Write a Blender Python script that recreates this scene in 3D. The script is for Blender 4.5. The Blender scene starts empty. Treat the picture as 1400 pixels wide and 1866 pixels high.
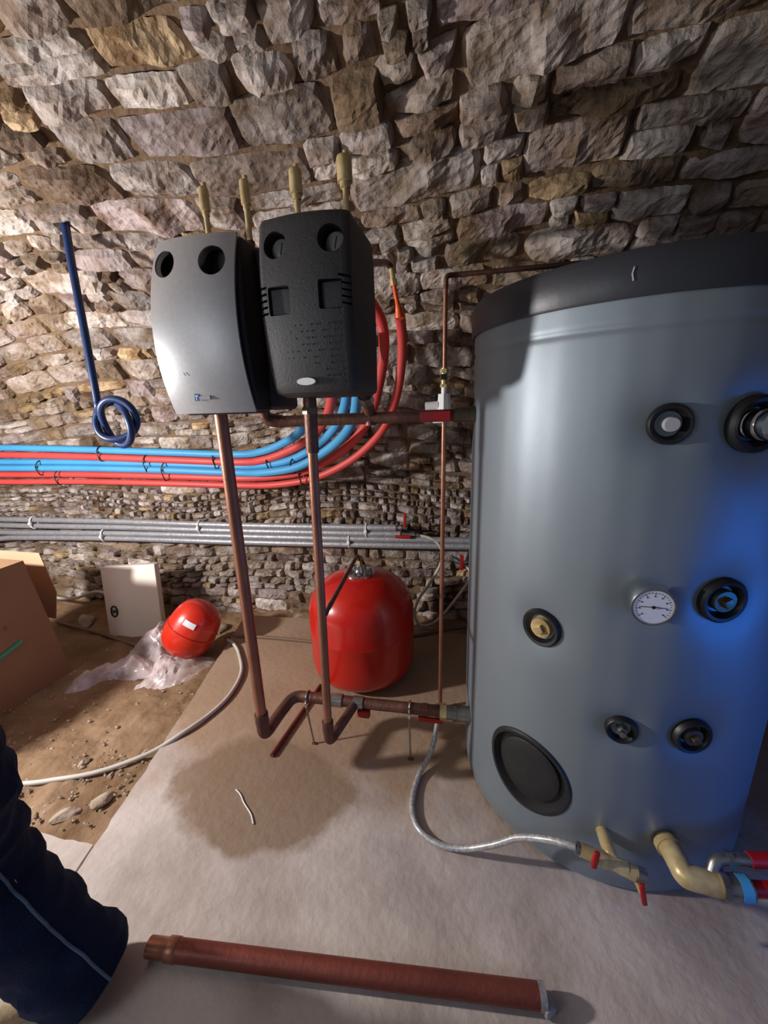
import bpy, bmesh, math, random
import numpy as np
from mathutils import Vector, Matrix, noise
random.seed(7)
SC = bpy.context.scene
COL = SC.collection
PI = math.pi

# ------------------------------------------------------------------ camera
cd = bpy.data.cameras.new('camera'); cam = bpy.data.objects.new('camera', cd); COL.objects.link(cam)
R3 = Matrix(((0.9757649, -0.0259750, 0.2172744), (0.2164725, 0.2596828, -0.9411188), (-0.0319768, 0.9653446, 0.2590122)))
cam.matrix_world = Matrix.Translation((0, 0, 1.5)) @ R3.to_4x4()
cd.sensor_fit = 'VERTICAL'; cd.sensor_height = 36; cd.sensor_width = 36; cd.lens = 36 * 729 / 1866
cd.clip_start = 0.02; SC.camera = cam

# ------------------------------------------------------------------ world and light
w = bpy.data.worlds.new('world'); SC.world = w; w.use_nodes = True
w.node_tree.nodes['Background'].inputs[0].default_value = (0.80, 0.86, 1.0, 1)
w.node_tree.nodes['Background'].inputs[1].default_value = 0.13

def light(name, kind, loc, target, power, color, **kw):
    d = bpy.data.lights.new(name, kind); o = bpy.data.objects.new(name, d); COL.objects.link(o)
    o.location = loc; o.rotation_euler = (Vector(target) - Vector(loc)).to_track_quat('-Z', 'Y').to_euler()
    d.energy = power; d.color = color
    for k, v in kw.items(): setattr(d, k, v)
    return o
light('work_lamp_light', 'POINT', (-2.95, 0.45, 1.48), (0.3, 1.9, 1.35), 330, (1.0, 0.95, 0.92), shadow_soft_size=0.07)
light('fill_light', 'AREA', (-1.9, -1.2, 1.7), (-0.6, 2.4, 0.9), 14, (0.86, 0.92, 1.0), shape='RECTANGLE', size=1.0, size_y=0.9)  # added soft fill aimed at the wall, no real opening behind it
light('added_blue_spot', 'SPOT', (2.05, 0.20, 0.62), (0.90, 1.24, 0.58), 60, (0.005, 0.21, 1.0), spot_size=math.radians(74), spot_blend=1.0, shadow_soft_size=0.42)  # added spot for the blue glow on the tank's right side, no known lamp
SC.view_settings.view_transform = 'Standard'; SC.view_settings.look = 'None'
SC.view_settings.gamma = 1; SC.view_settings.exposure = 0.0; SC.view_settings.use_curve_mapping = False

# ------------------------------------------------------------------ materials
def srgb(r, g, b):
    f = lambda c: (c / 255 / 12.92) if c / 255 <= 0.04045 else ((c / 255 + 0.055) / 1.055) ** 2.4
    return (f(r), f(g), f(b), 1)
def mat(name, c, rough=0.5, metal=0.0, nscale=0, namt=0.0, c2=None, bump=0.0, bscale=60, coat=0, spec=None, detail=4):
    m = bpy.data.materials.new(name); m.use_nodes = True; nt = m.node_tree; N = nt.nodes; L = nt.links
    b = N['Principled BSDF']; b.inputs['Roughness'].default_value = rough; b.inputs['Metallic'].default_value = metal
    b.inputs['Base Color'].default_value = c
    if spec is not None: b.inputs['Specular IOR Level'].default_value = spec
    if coat: b.inputs['Coat Weight'].default_value = coat; b.inputs['Coat Roughness'].default_value = 0.12
    tc = N.new('ShaderNodeTexCoord')
    if nscale:
        n = N.new('ShaderNodeTexNoise'); n.inputs['Scale'].default_value = nscale; n.inputs['Detail'].default_value = detail
        L.new(tc.outputs['Object'], n.inputs['Vector'])
        r = N.new('ShaderNodeValToRGB'); r.color_ramp.elements[0].position = 0.5 - namt / 2; r.color_ramp.elements[1].position = 0.5 + namt / 2
        r.color_ramp.elements[0].color = c; r.color_ramp.elements[1].color = c2
        L.new(n.outputs[0], r.inputs[0]); L.new(r.outputs[0], b.inputs['Base Color'])
    if bump:
        n2 = N.new('ShaderNodeTexNoise'); n2.inputs['Scale'].default_value = bscale; n2.inputs['Detail'].default_value = 5
        L.new(tc.outputs['Object'], n2.inputs['Vector'])
        bp = N.new('ShaderNodeBump'); bp.inputs['Strength'].default_value = bump; bp.inputs['Distance'].default_value = 0.01
        L.new(n2.outputs[0], bp.inputs['Height']); L.new(bp.outputs[0], b.inputs['Normal'])
    return m
M = dict(
    copper=mat('copper', srgb(176, 124, 102), .42, .75, 9, .6, srgb(138, 92, 74), .12, 40),
    dark_copper=mat('dark_copper', srgb(88, 66, 60), .5, .7, 14, .5, srgb(128, 88, 74), .25, 50),
    dull_copper=mat('dull_copper', srgb(140, 76, 64), .5, .55, 6, .6, srgb(112, 58, 50), .15, 60),
    brass=mat('brass', srgb(222, 204, 156), .34, .22, 20, .6, srgb(150, 122, 74), .1, 60),
    steel=mat('steel', srgb(178, 178, 176), .30, .9, 25, .6, srgb(126, 124, 122)),
    chrome=mat('chrome', srgb(215, 215, 215), .14, 1.0),
    bronze=mat('bronze', srgb(130, 116, 98), .38, .8, 30, .6, srgb(90, 80, 70)),
    red_paint=mat('red_paint', srgb(196, 26, 14), .30, 0, 5, .7, srgb(178, 20, 12), .03, 30, coat=.4),
    orange_paint=mat('orange_paint', srgb(208, 44, 18), .32, 0, 5, .7, srgb(192, 34, 16), .03, 30, coat=.4),
    red_handle=mat('red_handle', srgb(160, 18, 20), .42),
    red_pex=mat('red_corrugated_sleeve', srgb(206, 76, 72), .5, 0, 3, .6, srgb(192, 62, 58)),
    orange_pex=mat('orange_sleeve', srgb(222, 84, 24), .4),
    blue_pex=mat('blue_corrugated_sleeve', srgb(72, 156, 204), .5, 0, 3, .6, srgb(60, 140, 192)),
    blue_hose=mat('dark_blue_pipe', srgb(24, 56, 106), .34, 0, 6, .6, srgb(18, 42, 84)),
    grey_sleeve=mat('grey_foil_sleeve', srgb(168, 168, 172), .42, .35, 30, .6, srgb(140, 140, 146), .3, 70),
    black_plastic=mat('black_plastic', srgb(34, 34, 36), .55, 0, 10, .6, srgb(26, 26, 28), .12, 120),
    foam=mat('black_expanded_foam', srgb(50, 50, 52), .55, 0, 60, .5, srgb(42, 42, 44), .12, 160),
    rubber=mat('black_rubber', srgb(20, 20, 22), .45),
    hole=mat('dark_void', srgb(10, 10, 11), .8),
    gauge=mat('gauge_face', srgb(120, 116, 114), .4),
    panel=mat('silver_grey_panel', srgb(172, 173, 176), .40, .3, 90, .5, srgb(162, 163, 166)),
    jacket=mat('silver_vinyl_jacket', srgb(132, 142, 149), .47, .42, 2.2, .8, srgb(120, 131, 139), .05, 14),
    lid=mat('black_lid_plastic', srgb(46, 48, 54), .42, 0, 6, .6, srgb(38, 40, 46), .05, 40),
    white=mat('white_plastic', srgb(226, 226, 226), .4),
    cream=mat('cream_enamel', srgb(232, 222, 208), .42),
    white_hose=mat('white_hose_rubber', srgb(205, 200, 192), .45, 0, 8, .6, srgb(176, 168, 158)),
    braid=mat('braided_hose', srgb(200, 200, 200), .35, .3, 90, .4, srgb(140, 140, 140)),
    black_cable=mat('black_cable', srgb(36, 34, 34), .5),
    brown_cable=mat('muddy_grey_cable', srgb(112, 92, 76), .7),
    card=mat('cardboard', srgb(152, 120, 88), .85, 0, 4, .7, srgb(138, 106, 76), .08, 30),
    card_lit=mat('lit_cardboard', srgb(196, 158, 128), .85, 0, 4, .7, srgb(182, 142, 112), .08, 30),  # cardboard made paler, light falling on the flap put into its colour
    teal=mat('teal_tape', srgb(40, 160, 130), .4),
    blue_print=mat('blue_print', srgb(24, 92, 168), .4),
    grey_print=mat('grey_print', srgb(160, 160, 165), .4),
    black_print=mat('black_print', srgb(16, 16, 18), .4),
    denim=mat('navy_work_cloth', srgb(26, 42, 78), .9, 0, 5, .7, srgb(18, 30, 60), .6, 260, spec=.2),
    seam=mat('pale_seam_thread', srgb(84, 106, 140), .85),
    skin=mat('skin', srgb(198, 150, 124), .55),
    hair=mat('dark_hair', srgb(48, 34, 26), .7),
    shoe=mat('tan_leather', srgb(150, 128, 96), .6, 0, 12, .6, srgb(120, 100, 74), .2, 90),
    sole=mat('pale_sole', srgb(196, 190, 178), .7),
    rock=mat('loose_limestone', srgb(176, 162, 146), .9, 0, 14, .6, srgb(134, 112, 92), .5, 50),
)
# ribbed sleeves: fine wave bump along the pipe is done by noise bump at scale
# stone: every stone carries its own tint in the colour attribute
def stone_material():
    m = bpy.data.materials.new('rubble_limestone'); m.use_nodes = True; nt = m.node_tree; N = nt.nodes; L = nt.links
    b = N['Principled BSDF']; b.inputs['Roughness'].default_value = .82; b.inputs['Specular IOR Level'].default_value = .35
    a = N.new('ShaderNodeAttribute'); a.attribute_name = 'tint'
    tc = N.new('ShaderNodeTexCoord')
    n = N.new('ShaderNodeTexNoise'); n.inputs['Scale'].default_value = 7; n.inputs['Detail'].default_value = 8; n.inputs['Roughness'].default_value = .65
    L.new(tc.outputs['Object'], n.inputs['Vector'])
    r = N.new('ShaderNodeValToRGB'); e = r.color_ramp.elements
    e[0].position = .38; e[0].color = (.40, .31, .23, 1); e[1].position = .60; e[1].color = (1.0, 1.0, 1.0, 1)
    L.new(n.outputs[0], r.inputs[0])
    mx = N.new('ShaderNodeMix'); mx.data_type = 'RGBA'; mx.blend_type = 'MULTIPLY'; mx.inputs[0].default_value = 1
    L.new(a.outputs['Color'], mx.inputs[6]); L.new(r.outputs[0], mx.inputs[7])
    n3 = N.new('ShaderNodeTexNoise'); n3.inputs['Scale'].default_value = 2.3; n3.inputs['Detail'].default_value = 5
    L.new(tc.outputs['Object'], n3.inputs['Vector'])
    r3 = N.new('ShaderNodeValToRGB'); r3.color_ramp.elements[0].position = .53; r3.color_ramp.elements[1].position = .68
    r3.color_ramp.elements[0].color = (0, 0, 0, 1); r3.color_ramp.elements[1].color = (.7, .7, .7, 1)
    L.new(n3.outputs[0], r3.inputs[0])
    mx2 = N.new('ShaderNodeMix'); mx2.data_type = 'RGBA'; L.new(r3.outputs[0], mx2.inputs[0])
    L.new(mx.outputs[2], mx2.inputs[6]); mx2.inputs[7].default_value = srgb(120, 98, 66)
    L.new(mx2.outputs[2], b.inputs['Base Color'])
    n2 = N.new('ShaderNodeTexNoise'); n2.inputs['Scale'].default_value = 38; n2.inputs['Detail'].default_value = 7; n2.inputs['Roughness'].default_value = .6
    L.new(tc.outputs['Object'], n2.inputs['Vector'])
    v = N.new('ShaderNodeTexVoronoi'); v.inputs['Scale'].default_value = 26
    L.new(tc.outputs['Object'], v.inputs['Vector'])
    ad = N.new('ShaderNodeMath'); ad.operation = 'ADD'; L.new(n2.outputs[0], ad.inputs[0]); L.new(v.outputs['Distance'], ad.inputs[1])
    bp = N.new('ShaderNodeBump'); bp.inputs['Strength'].default_value = .75; bp.inputs['Distance'].default_value = .012
    L.new(ad.outputs[0], bp.inputs['Height']); L.new(bp.outputs[0], b.inputs['Normal'])
    return m
M['stone'] = stone_material()
M['mortar'] = mat('earth_mortar', srgb(92, 74, 58), .95, 0, 9, .6, srgb(130, 108, 86), .9, 34, spec=.15)
M['earth'] = mat('trodden_earth', srgb(104, 80, 56), .95, 0, 5, .6, srgb(150, 124, 100), .9, 26, spec=.15, detail=8)

def concrete_material():
    m = bpy.data.materials.new('floated_concrete'); m.use_nodes = True; nt = m.node_tree; N = nt.nodes; L = nt.links
    b = N['Principled BSDF']; b.inputs['Specular IOR Level'].default_value = .3
    tc = N.new('ShaderNodeTexCoord')
    def noi(s, d=5):
        n = N.new('ShaderNodeTexNoise'); n.inputs['Scale'].default_value = s; n.inputs['Detail'].default_value = d
        L.new(tc.outputs['Object'], n.inputs['Vector']); return n
    def ramp(src, p0, c0, p1, c1):
        r = N.new('ShaderNodeValToRGB'); r.color_ramp.elements[0].position = p0; r.color_ramp.elements[0].color = c0
        r.color_ramp.elements[1].position = p1; r.color_ramp.elements[1].color = c1; L.new(src, r.inputs[0]); return r.outputs[0]
    def mix(fac, a, c):
        x = N.new('ShaderNodeMix'); x.data_type = 'RGBA'; L.new(fac, x.inputs[0])
        if isinstance(a, tuple): x.inputs[6].default_value = a
        else: L.new(a, x.inputs[6])
        x.inputs[7].default_value = c; return x.outputs[2]
    def math_(op, a, c):
        x = N.new('ShaderNodeMath'); x.operation = op
        for i, q in enumerate((a, c)):
            if isinstance(q, (int, float)): x.inputs[i].default_value = q
            else: L.new(q, x.inputs[i])
        return x.outputs[0]
    base = ramp(noi(3.5, 9).outputs[0], .36, srgb(164, 151, 144), .62, srgb(194, 183, 177))
    sep = N.new('ShaderNodeSeparateXYZ'); L.new(tc.outputs['Object'], sep.inputs[0])
    wob = math_('MULTIPLY', math_('SUBTRACT', noi(4.5, 6).outputs[0], .5), .9)
    # damp brown band round the vessel and the low pipes
    yy = math_('ADD', sep.outputs[1], wob)
    band = ramp(math_('MULTIPLY', yy, .4), .40, (0, 0, 0, 1), .56, (.80, .80, .80, 1))
    c = mix(band, base, srgb(148, 118, 88))
    # wet patch in front of the elbows
    dx = math_('DIVIDE', math_('SUBTRACT', sep.outputs[0], -.82), .38)
    dy = math_('DIVIDE', math_('SUBTRACT', sep.outputs[1], 1.15), .25)
    d = math_('ADD', math_('SQRT', math_('ADD', math_('MULTIPLY', dx, dx), math_('MULTIPLY', dy, dy)), 0), math_('MULTIPLY', wob, 1.5))
    wet = ramp(math_('MULTIPLY', d, .5), .43, (1, 1, 1, 1), .53, (0, 0, 0, 1))
    wetf = math_('MULTIPLY', wet, .85)
    c2 = mix(wetf, c, srgb(132, 110, 88))
    L.new(c2, b.inputs['Base Color'])
    rr = math_('SUBTRACT', .8, math_('MULTIPLY', wet, .22)); L.new(rr, b.inputs['Roughness'])
    n2 = noi(30, 9)
    bp = N.new('ShaderNodeBump'); bp.inputs['Strength'].default_value = .38; bp.inputs['Distance'].default_value = .01
    L.new(n2.outputs[0], bp.inputs['Height']); L.new(bp.outputs[0], b.inputs['Normal'])
    return m
M['concrete'] = concrete_material()

def plastic_film():
    m = bpy.data.materials.new('thin_plastic_film'); m.use_nodes = True; nt = m.node_tree; N = nt.nodes; L = nt.links
    b = N['Principled BSDF']; b.inputs['Base Color'].default_value = srgb(226, 210, 212); b.inputs['Roughness'].default_value = .25
    t = N.new('ShaderNodeBsdfTransparent'); mx = N.new('ShaderNodeMixShader')
    tc = N.new('ShaderNodeTexCoord'); n = N.new('ShaderNodeTexNoise'); n.inputs['Scale'].default_value = 11; n.inputs['Detail'].default_value = 4
    L.new(tc.outputs['Object'], n.inputs['Vector'])
    r = N.new('ShaderNodeMapRange'); r.inputs[1].default_value = .35; r.inputs[2].default_value = .65; r.inputs[3].default_value = .25; r.inputs[4].default_value = .62
    L.new(n.outputs[0], r.inputs[0]); L.new(r.outputs[0], mx.inputs[0])
    L.new(t.outputs[0], mx.inputs[1]); L.new(b.outputs[0], mx.inputs[2]); L.new(mx.outputs[0], N['Material Output'].inputs['Surface'])
    return m
M['film'] = plastic_film()

# ------------------------------------------------------------------ object helpers
def tag(o, label=None, cat=None, group=None, kind=None):
    if label: o['label'] = label
    if cat: o['category'] = cat
    if group: o['group'] = group
    if kind: o['kind'] = kind
    return o
def thing(name, loc, label, cat, group=None):
    o = bpy.data.objects.new(name, None); COL.objects.link(o); o.location = loc; o.empty_display_size = .05
    return tag(o, label, cat, group)
def root_loc(o):
    v = Vector((0, 0, 0))
    while o is not None: v += Vector(o.location); o = o.parent
    return v
def frame(axis, hint=(0, 0, 1)):
    a = Vector(axis).normalized(); h = Vector(hint)
    if abs(a.dot(h.normalized())) > .99: h = Vector((1, 0, 0))
    x = (h - a * h.dot(a)).normalized(); return x, a.cross(x), a       # x is 'up-ish', y, axis
def spline(pts, n=8):
    P = [Vector(p) for p in pts]; out = []
    for i in range(len(P) - 1):
        a, b, c, d = P[max(i - 1, 0)], P[i], P[i + 1], P[min(i + 2, len(P) - 1)]
        for k in range(n):
            t = k / n
            out.append(.5 * ((2 * b) + (c - a) * t + (2 * a - 5 * b + 4 * c - d) * t * t + (3 * b - a - 3 * c + d) * t ** 3))
    out.append(P[-1]); return out
def bend(pts, r, n=6):
    """polyline with its corners rounded to radius-like length r"""
    P = [Vector(p) for p in pts]; out = [P[0]]
    for i in range(1, len(P) - 1):
        a, b, c = P[i - 1], P[i], P[i + 1]; rr = min(r, (a - b).length * .49, (c - b).length * .49)
        s = b + (a - b).normalized() * rr; e = b + (c - b).normalized() * rr
        for k in range(n + 1):
            t = k / n; out.append(s * (1 - t) ** 2 + b * 2 * t * (1 - t) + e * t * t)
    out.append(P[-1]); return out
class MB:
    def __init__(s): s.v = []; s.f = []
    def ring_loft(s, rings, close=True, caps=True):
        b = len(s.v); n = len(rings[0])
        for r in rings: s.v += [tuple(p) for p in r]
        for i in range(len(rings) - 1):
            for j in range(n if close else n - 1):
                k = (j + 1) % n
                s.f.append((b + i * n + j, b + i * n + k, b + (i + 1) * n + k, b + (i + 1) * n + j))
        if caps: s.f.append(tuple(b + j for j in reversed(range(n)))); s.f.append(tuple(b + (len(rings) - 1) * n + j for j in range(n)))
        return s
    def tube(s, pts, r, seg=14, caps=True, rib=0):
        P = [Vector(p) for p in pts]
        if rib:
            Q = [P[0]]
            for a, b in zip(P, P[1:]):
                m = max(1, int((b - a).length / .006))
                for k in range(1, m + 1): Q.append(a.lerp(b, k / m))
            P = Q
        t0 = (P[1] - P[0]).normalized(); x, y, _ = frame(t0); rings = []
        for i, p in enumerate(P):
            t = ((P[min(i + 1, len(P) - 1)] - P[max(i - 1, 0)])).normalized()
            x = (x - t * x.dot(t)).normalized(); y = t.cross(x)
            rr = r if not callable(r) else r(i / (len(P) - 1))
            if rib and i % 2: rr -= rib
            rings.append([p + x * math.cos(2 * PI * j / seg) * rr + y * math.sin(2 * PI * j / seg) * rr for j in range(seg)])
        return s.ring_loft(rings, True, caps)
    def lathe(s, prof, o, axis=(0, 0, 1), seg=32, caps=True, hex_=False, hint=(0, 0, 1)):
        x, y, a = frame(axis, hint); o = Vector(o); rings = []
        for h, r in prof:
            rings.append([o + a * h + x * math.cos(2 * PI * j / seg) * r + y * math.sin(2 * PI * j / seg) * r for j in range(seg)])
        return s.ring_loft(rings, True, caps)
    def box(s, c, size, rot=None, bevel=0.0):
        bm = bmesh.new(); bmesh.ops.create_cube(bm, size=1)
        for v in bm.verts: v.co = Vector((v.co.x * size[0], v.co.y * size[1], v.co.z * size[2]))
        if bevel: bmesh.ops.bevel(bm, geom=bm.edges[:] + bm.verts[:], offset=bevel, segments=3, affect='EDGES', profile=.6)
        R = rot if rot is not None else Matrix.Identity(3); b = len(s.v)
        bm.verts.index_update()
        s.v += [tuple(Vector(c) + R @ v.co) for v in bm.verts]; s.f += [tuple(b + v.index for v in f.verts) for f in bm.faces]
        bm.free(); return s
    def sphere(s, c, r, seg=20, sc=(1, 1, 1)):
        pr = [(-r * math.cos(PI * i / 12) * sc[2], max(r * math.sin(PI * i / 12), 1e-4) * sc[0]) for i in range(13)]
        return s.lathe(pr, c, (0, 0, 1), seg)
    def build(s, name, m, parent=None, smooth=True, loc=None, angle=40):
        off = root_loc(parent) if parent is not None else Vector(loc or (0, 0, 0))
        me = bpy.data.meshes.new(name)
        me.from_pydata([tuple(Vector(p) - off) for p in s.v], [], s.f); me.validate(); me.update()
        if isinstance(m, str): m = M[m]
        me.materials.append(m)
        bm = bmesh.new(); bm.from_mesh(me); bmesh.ops.recalc_face_normals(bm, faces=bm.faces)
        if smooth:
            for e in bm.edges:
                if len(e.link_faces) == 2 and e.calc_face_angle(0) > math.radians(angle): e.smooth = False
            for f in bm.faces: f.smooth = True
        bm.to_mesh(me); bm.free()
        o = bpy.data.objects.new(name, me); COL.objects.link(o)
        if parent is not None: o.parent = parent
        elif loc: o.location = loc
        return o
def T(pts, r, **k): return MB().tube(pts, r, **k)
def hexp(r, h0, h1): return [(h0, r * .9), (h0 + .002, r), (h1 - .002, r), (h1, r * .9)]

# ------------------------------------------------------------------ cellar wall and vault
SPR, AY, YC, BZ = 1.05, 2.32, 0.30, 1.54       # springing height, half width, centre, rise
prof = []
zz = -0.35
while zz < SPR: prof.append((2.62 , zz)); zz += .02
for i in range(0, 401):
    a = (PI * .62) * i / 400; prof.append((YC + AY * math.cos(a), SPR + BZ * math.sin(a)))
prof = np.array(prof); arc = np.concatenate([[0], np.cumsum(np.hypot(*(prof[1:] - prof[:-1]).T))])
def PR(t): return np.interp(t, arc, prof[:, 0]), np.interp(t, arc, prof[:, 1])
def PN(t):
    y0, z0 = PR(t - .02); y1, z1 = PR(t + .02); dy, dz = y1 - y0, z1 - z0; L = np.hypot(dy, dz) + 1e-9
    return -dz / L, dy / L          # towards the room
X0, X1 = -6.6, 3.3
rng = np.random.default_rng(11)
def lowf(s, t): return .045 * math.sin(s * 1.3 + 1.7 * t) + .03 * math.sin(s * 2.9 - 2.1 * t + 1)
TINTS = [((166, 156, 150), 5), ((178, 168, 162), 5), ((190, 180, 173), 4), ((154, 138, 126), 3), ((182, 158, 124), 1.6), ((142, 124, 106), 1.6), ((168, 154, 152), 4), ((120, 100, 84), .8), ((202, 194, 187), 3)]
tw = np.array([t[1] for t in TINTS], float); tw /= tw.sum()
def stones(name, ta, tb, xa, xb, seedv, hmin, hmax, kind='structure'):
    rg = np.random.default_rng(seedv); V = []; F = []; C = []; nb = 0; t = ta
    while t < tb:
        up = (t - 1.2) / 2.5
        h = rg.uniform(hmin, hmax) * (1 + .45 * max(0, up)); s = xa - rg.uniform(0, .3)
        rub = .95 < t < 1.25
        while s < xb:
            wd = h * rg.uniform(.9, 3.4) if not rub else h * rg.uniform(.7, 1.8)
            rows = 2 if (h > .095 and rg.random() < .30) or (rub and h > .06) else 1
            if rg.random() < .012 and rows == 1: s += wd; continue
            for q in range(rows):
                th = h / rows
                cuts = [0, 1] if rows == 1 or rg.random() < .5 else [0, rg.uniform(.35, .65), 1]
                for ca, cb in zip(cuts, cuts[1:]):
                    s0, s1 = s + wd * ca, s + wd * cb; t0, t1 = t + q * th, t + (q + 1) * th
                    g = rg.uniform(.0, .005); j = min(.018, th * .2)
                    cx = np.array([[s0 + g, t0 + g], [s1 - g, t0 + g], [s1 - g, t1 - g], [s0 + g, t1 - g]]) + rg.uniform(-j, j, (4, 2)) * [1, .6]
                    nx = int(min(22, max(7, (s1 - s0) / .014))); ny = int(min(12, max(6, th / .013)))
                    u = np.linspace(0, 1, nx); v = np.linspace(0, 1, ny); U, Vv = np.meshgrid(u, v)
                    # pull the outline towards a worn, rounded quadrilateral
                    k = rg.uniform(.04, .16); a = U * 2 - 1; b = Vv * 2 - 1
                    Ur = (a * (1 - k * b ** 2 * (a ** 2)) + 1) / 2; Vr = (b * (1 - k * 1.4 * a ** 2 * (b ** 2)) + 1) / 2
                    Sx = (1 - Ur) * (1 - Vr) * cx[0, 0] + Ur * (1 - Vr) * cx[1, 0] + Ur * Vr * cx[2, 0] + (1 - Ur) * Vr * cx[3, 0]
                    Tt = (1 - Ur) * (1 - Vr) * cx[0, 1] + Ur * (1 - Vr) * cx[1, 1] + Ur * Vr * cx[2, 1] + (1 - Ur) * Vr * cx[3, 1]
                    # chipped faces: lowest of several tilted planes
                    top = rg.uniform(.026, .058); H = np.full(U.shape, top)
                    for _ in range(rg.integers(4, 8)):
                        an = rg.uniform(0, 2 * PI); sl = rg.uniform(.1, .75); px, py = rg.uniform(-.35, .35, 2)
                        W = (s1 - s0) / 2; HH = th / 2
                        d = ((a - px) * W * math.cos(an) + (b - py) * HH * math.sin(an))
                        H = np.minimum(H, top + .004 - np.maximum(d, -9) * sl * .8)
                    H = np.maximum(H, rg.uniform(.006, .016))
                    edge = np.minimum(np.minimum(U, 1 - U) * (s1 - s0), np.minimum(Vv, 1 - Vv) * th)
                    H = np.minimum(H, -.006 + edge * 9.0)
                    H = H + rg.normal(0, .0016, H.shape)
                    H = np.clip(H, -.022, None)
                    Tt = Tt + np.vectorize(lowf)(Sx, Tt)
                    y, z = PR(Tt); ny_, nz_ = PN(Tt)
                    pts = np.stack([Sx + rg.normal(0, .0012, H.shape), y + ny_ * H, z + nz_ * H], -1).reshape(-1, 3)
                    V.append(pts)
                    ii = np.arange((ny - 1) * (nx - 1)); r_ = ii // (nx - 1); c_ = ii % (nx - 1); o = nb + r_ * nx + c_
                    F.append(np.stack([o, o + 1, o + nx + 1, o + nx], -1))
                    tc = np.array(srgb(*(np.array(TINTS[rg.choice(len(TINTS), p=tw)][0]) * rg.uniform(.86, 1.12)))[:3])
                    C.append(np.tile(np.append(tc, 1), (len(pts), 1))); nb += len(pts)
            s += wd
        t += h
    V = np.concatenate(V); F = np.concatenate(F); C = np.concatenate(C)
    me = bpy.data.meshes.new(name); me.from_pydata(V.tolist(), [], F.tolist()); me.update()
    at = me.color_attributes.new('tint', 'FLOAT_COLOR', 'POINT'); at.data.foreach_set('color', C.astype(np.float32).ravel())
    me.materials.append(M['stone'])
    me.polygons.foreach_set('use_smooth', [False] * len(me.polygons))
    o = bpy.data.objects.new(name, me); COL.objects.link(o); tag(o, kind=kind); return o
TSPLIT = 1.95; TEND = 4.75
def mortar(name, ta, tb, parent):
    nx, ny = 560, int((tb - ta) / .018); V = []
    for i in range(ny + 1):
        t = ta + (tb - ta) * i / ny; y, z = PR(t); ny_, nz_ = PN(t)
        for j in range(nx + 1):
            s = X0 + (X1 - X0) * j / nx
            h = -.008 + .010 * noise.noise((s * 7, t * 7, 0)) + .006 * noise.noise((s * 22, t * 22, 3)) + .008 * abs(noise.noise((s * 40, t * 40, 7)))
            V.append((s, y + ny_ * h, z + nz_ * h))
    b = MB(); b.v = V; b.f = [(i * (nx + 1) + j, i * (nx + 1) + j + 1, (i + 1) * (nx + 1) + j + 1, (i + 1) * (nx + 1) + j) for i in range(ny) for j in range(nx)]
    return b.build(name, 'mortar', parent, angle=180)
wall = stones('wall_back', .0, TSPLIT, X0, X1, 3, .050, .115)
mortar('mortar_joints', 0, TSPLIT + .02, wall)
ceil = stones('ceiling', TSPLIT, TEND - .8, X0, X1, 5, .06, .125)
mortar('mortar_joints', TSPLIT - .02, TEND, ceil)
# end wall beyond the tank
wr = MB()
wr.v = [(2.35, -1.6, -.3), (2.35, 2.7, -.3), (2.35, 2.7, 2.7), (2.35, -1.6, 2.7)]; wr.f = [(0, 1, 2, 3)]
tag(wr.build('wall_right', 'mortar', None, smooth=False), kind='structure')

# ------------------------------------------------------------------ floor
def slab(name, poly, z0, z1, jag=.006):
    pts = []
    for a, b in zip(poly, poly[1:] + poly[:1]):
        a, b = Vector(a), Vector(b); n = max(1, int((b - a).length / .03))
        nn = Vector((-(b - a).y, (b - a).x)).normalized()
        for k in range(n):
            p = a.lerp(b, k / n); pts.append(p + nn * jag * (noise.noise((p.x * 14, p.y * 14, 1)) + .8 * noise.noise((p.x * 45, p.y * 45, 5))) * (1 if k else 0))
    b = MB(); n = len(pts); b.v = [(p.x, p.y, z1) for p in pts] + [(p.x, p.y, z0) for p in pts]
    b.f = [tuple(range(n))] + [(i, (i + 1) % n, n + (i + 1) % n, n + i) for i in range(n)]
    return tag(b.build(name, 'concrete', None, smooth=False), kind='structure')
slab('floor', [(-1.655, 2.42), (-1.394, 1.273), (-1.30, .82), (-1.19, .30), (-1.05, -1.6), (2.4, -1.6), (2.4, 2.45), (.2, 2.50)], -.12, 0)
slab('floor', [(-5.5, .76), (-1.312, .822), (-1.198, .30), (-1.058, -1.6), (-5.5, -1.6)], -.12, -.004)
def ground():
    b = MB(); xs = np.arange(-5.2, 2.5, .016); ys = np.arange(.70, 2.72, .016)
    for y in ys:
        for x in xs:
            left = min(1, max(0, (-1.2 - x) / .7)) ; back = min(1, max(0, (y - 1.1) / 1.0))
            z = -.035 - .075 * left * back + .022 * noise.noise((x * 3.2, y * 3.2, 0)) + .016 * noise.noise((x * 9, y * 9, 4)) + .012 * abs(noise.noise((x * 17, y * 17, 9))) + .007 * noise.noise((x * 38, y * 38, 2))
            if x > -1.3 and y > 2.42: z += .03
            elif x > -1.2: z = min(z, -.03)
            b.v.append((x, y, min(z, .02) if y > 2.3 else min(z, -.012)))
    n = len(xs); b.f = [(i * n + j, i * n + j + 1, (i + 1) * n + j + 1, (i + 1) * n + j) for i in range(len(ys) - 1) for j in range(n - 1)]
    tag(b.build('floor', 'earth', None, angle=180), 'bare brown earth strip between the slab and the stone wall', kind='structure')
ground()
def gz(x, y): return -.035 - .075 * min(1, max(0, (-1.2 - x) / .7)) * min(1, max(0, (y - 1.1) / 1.0))

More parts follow.
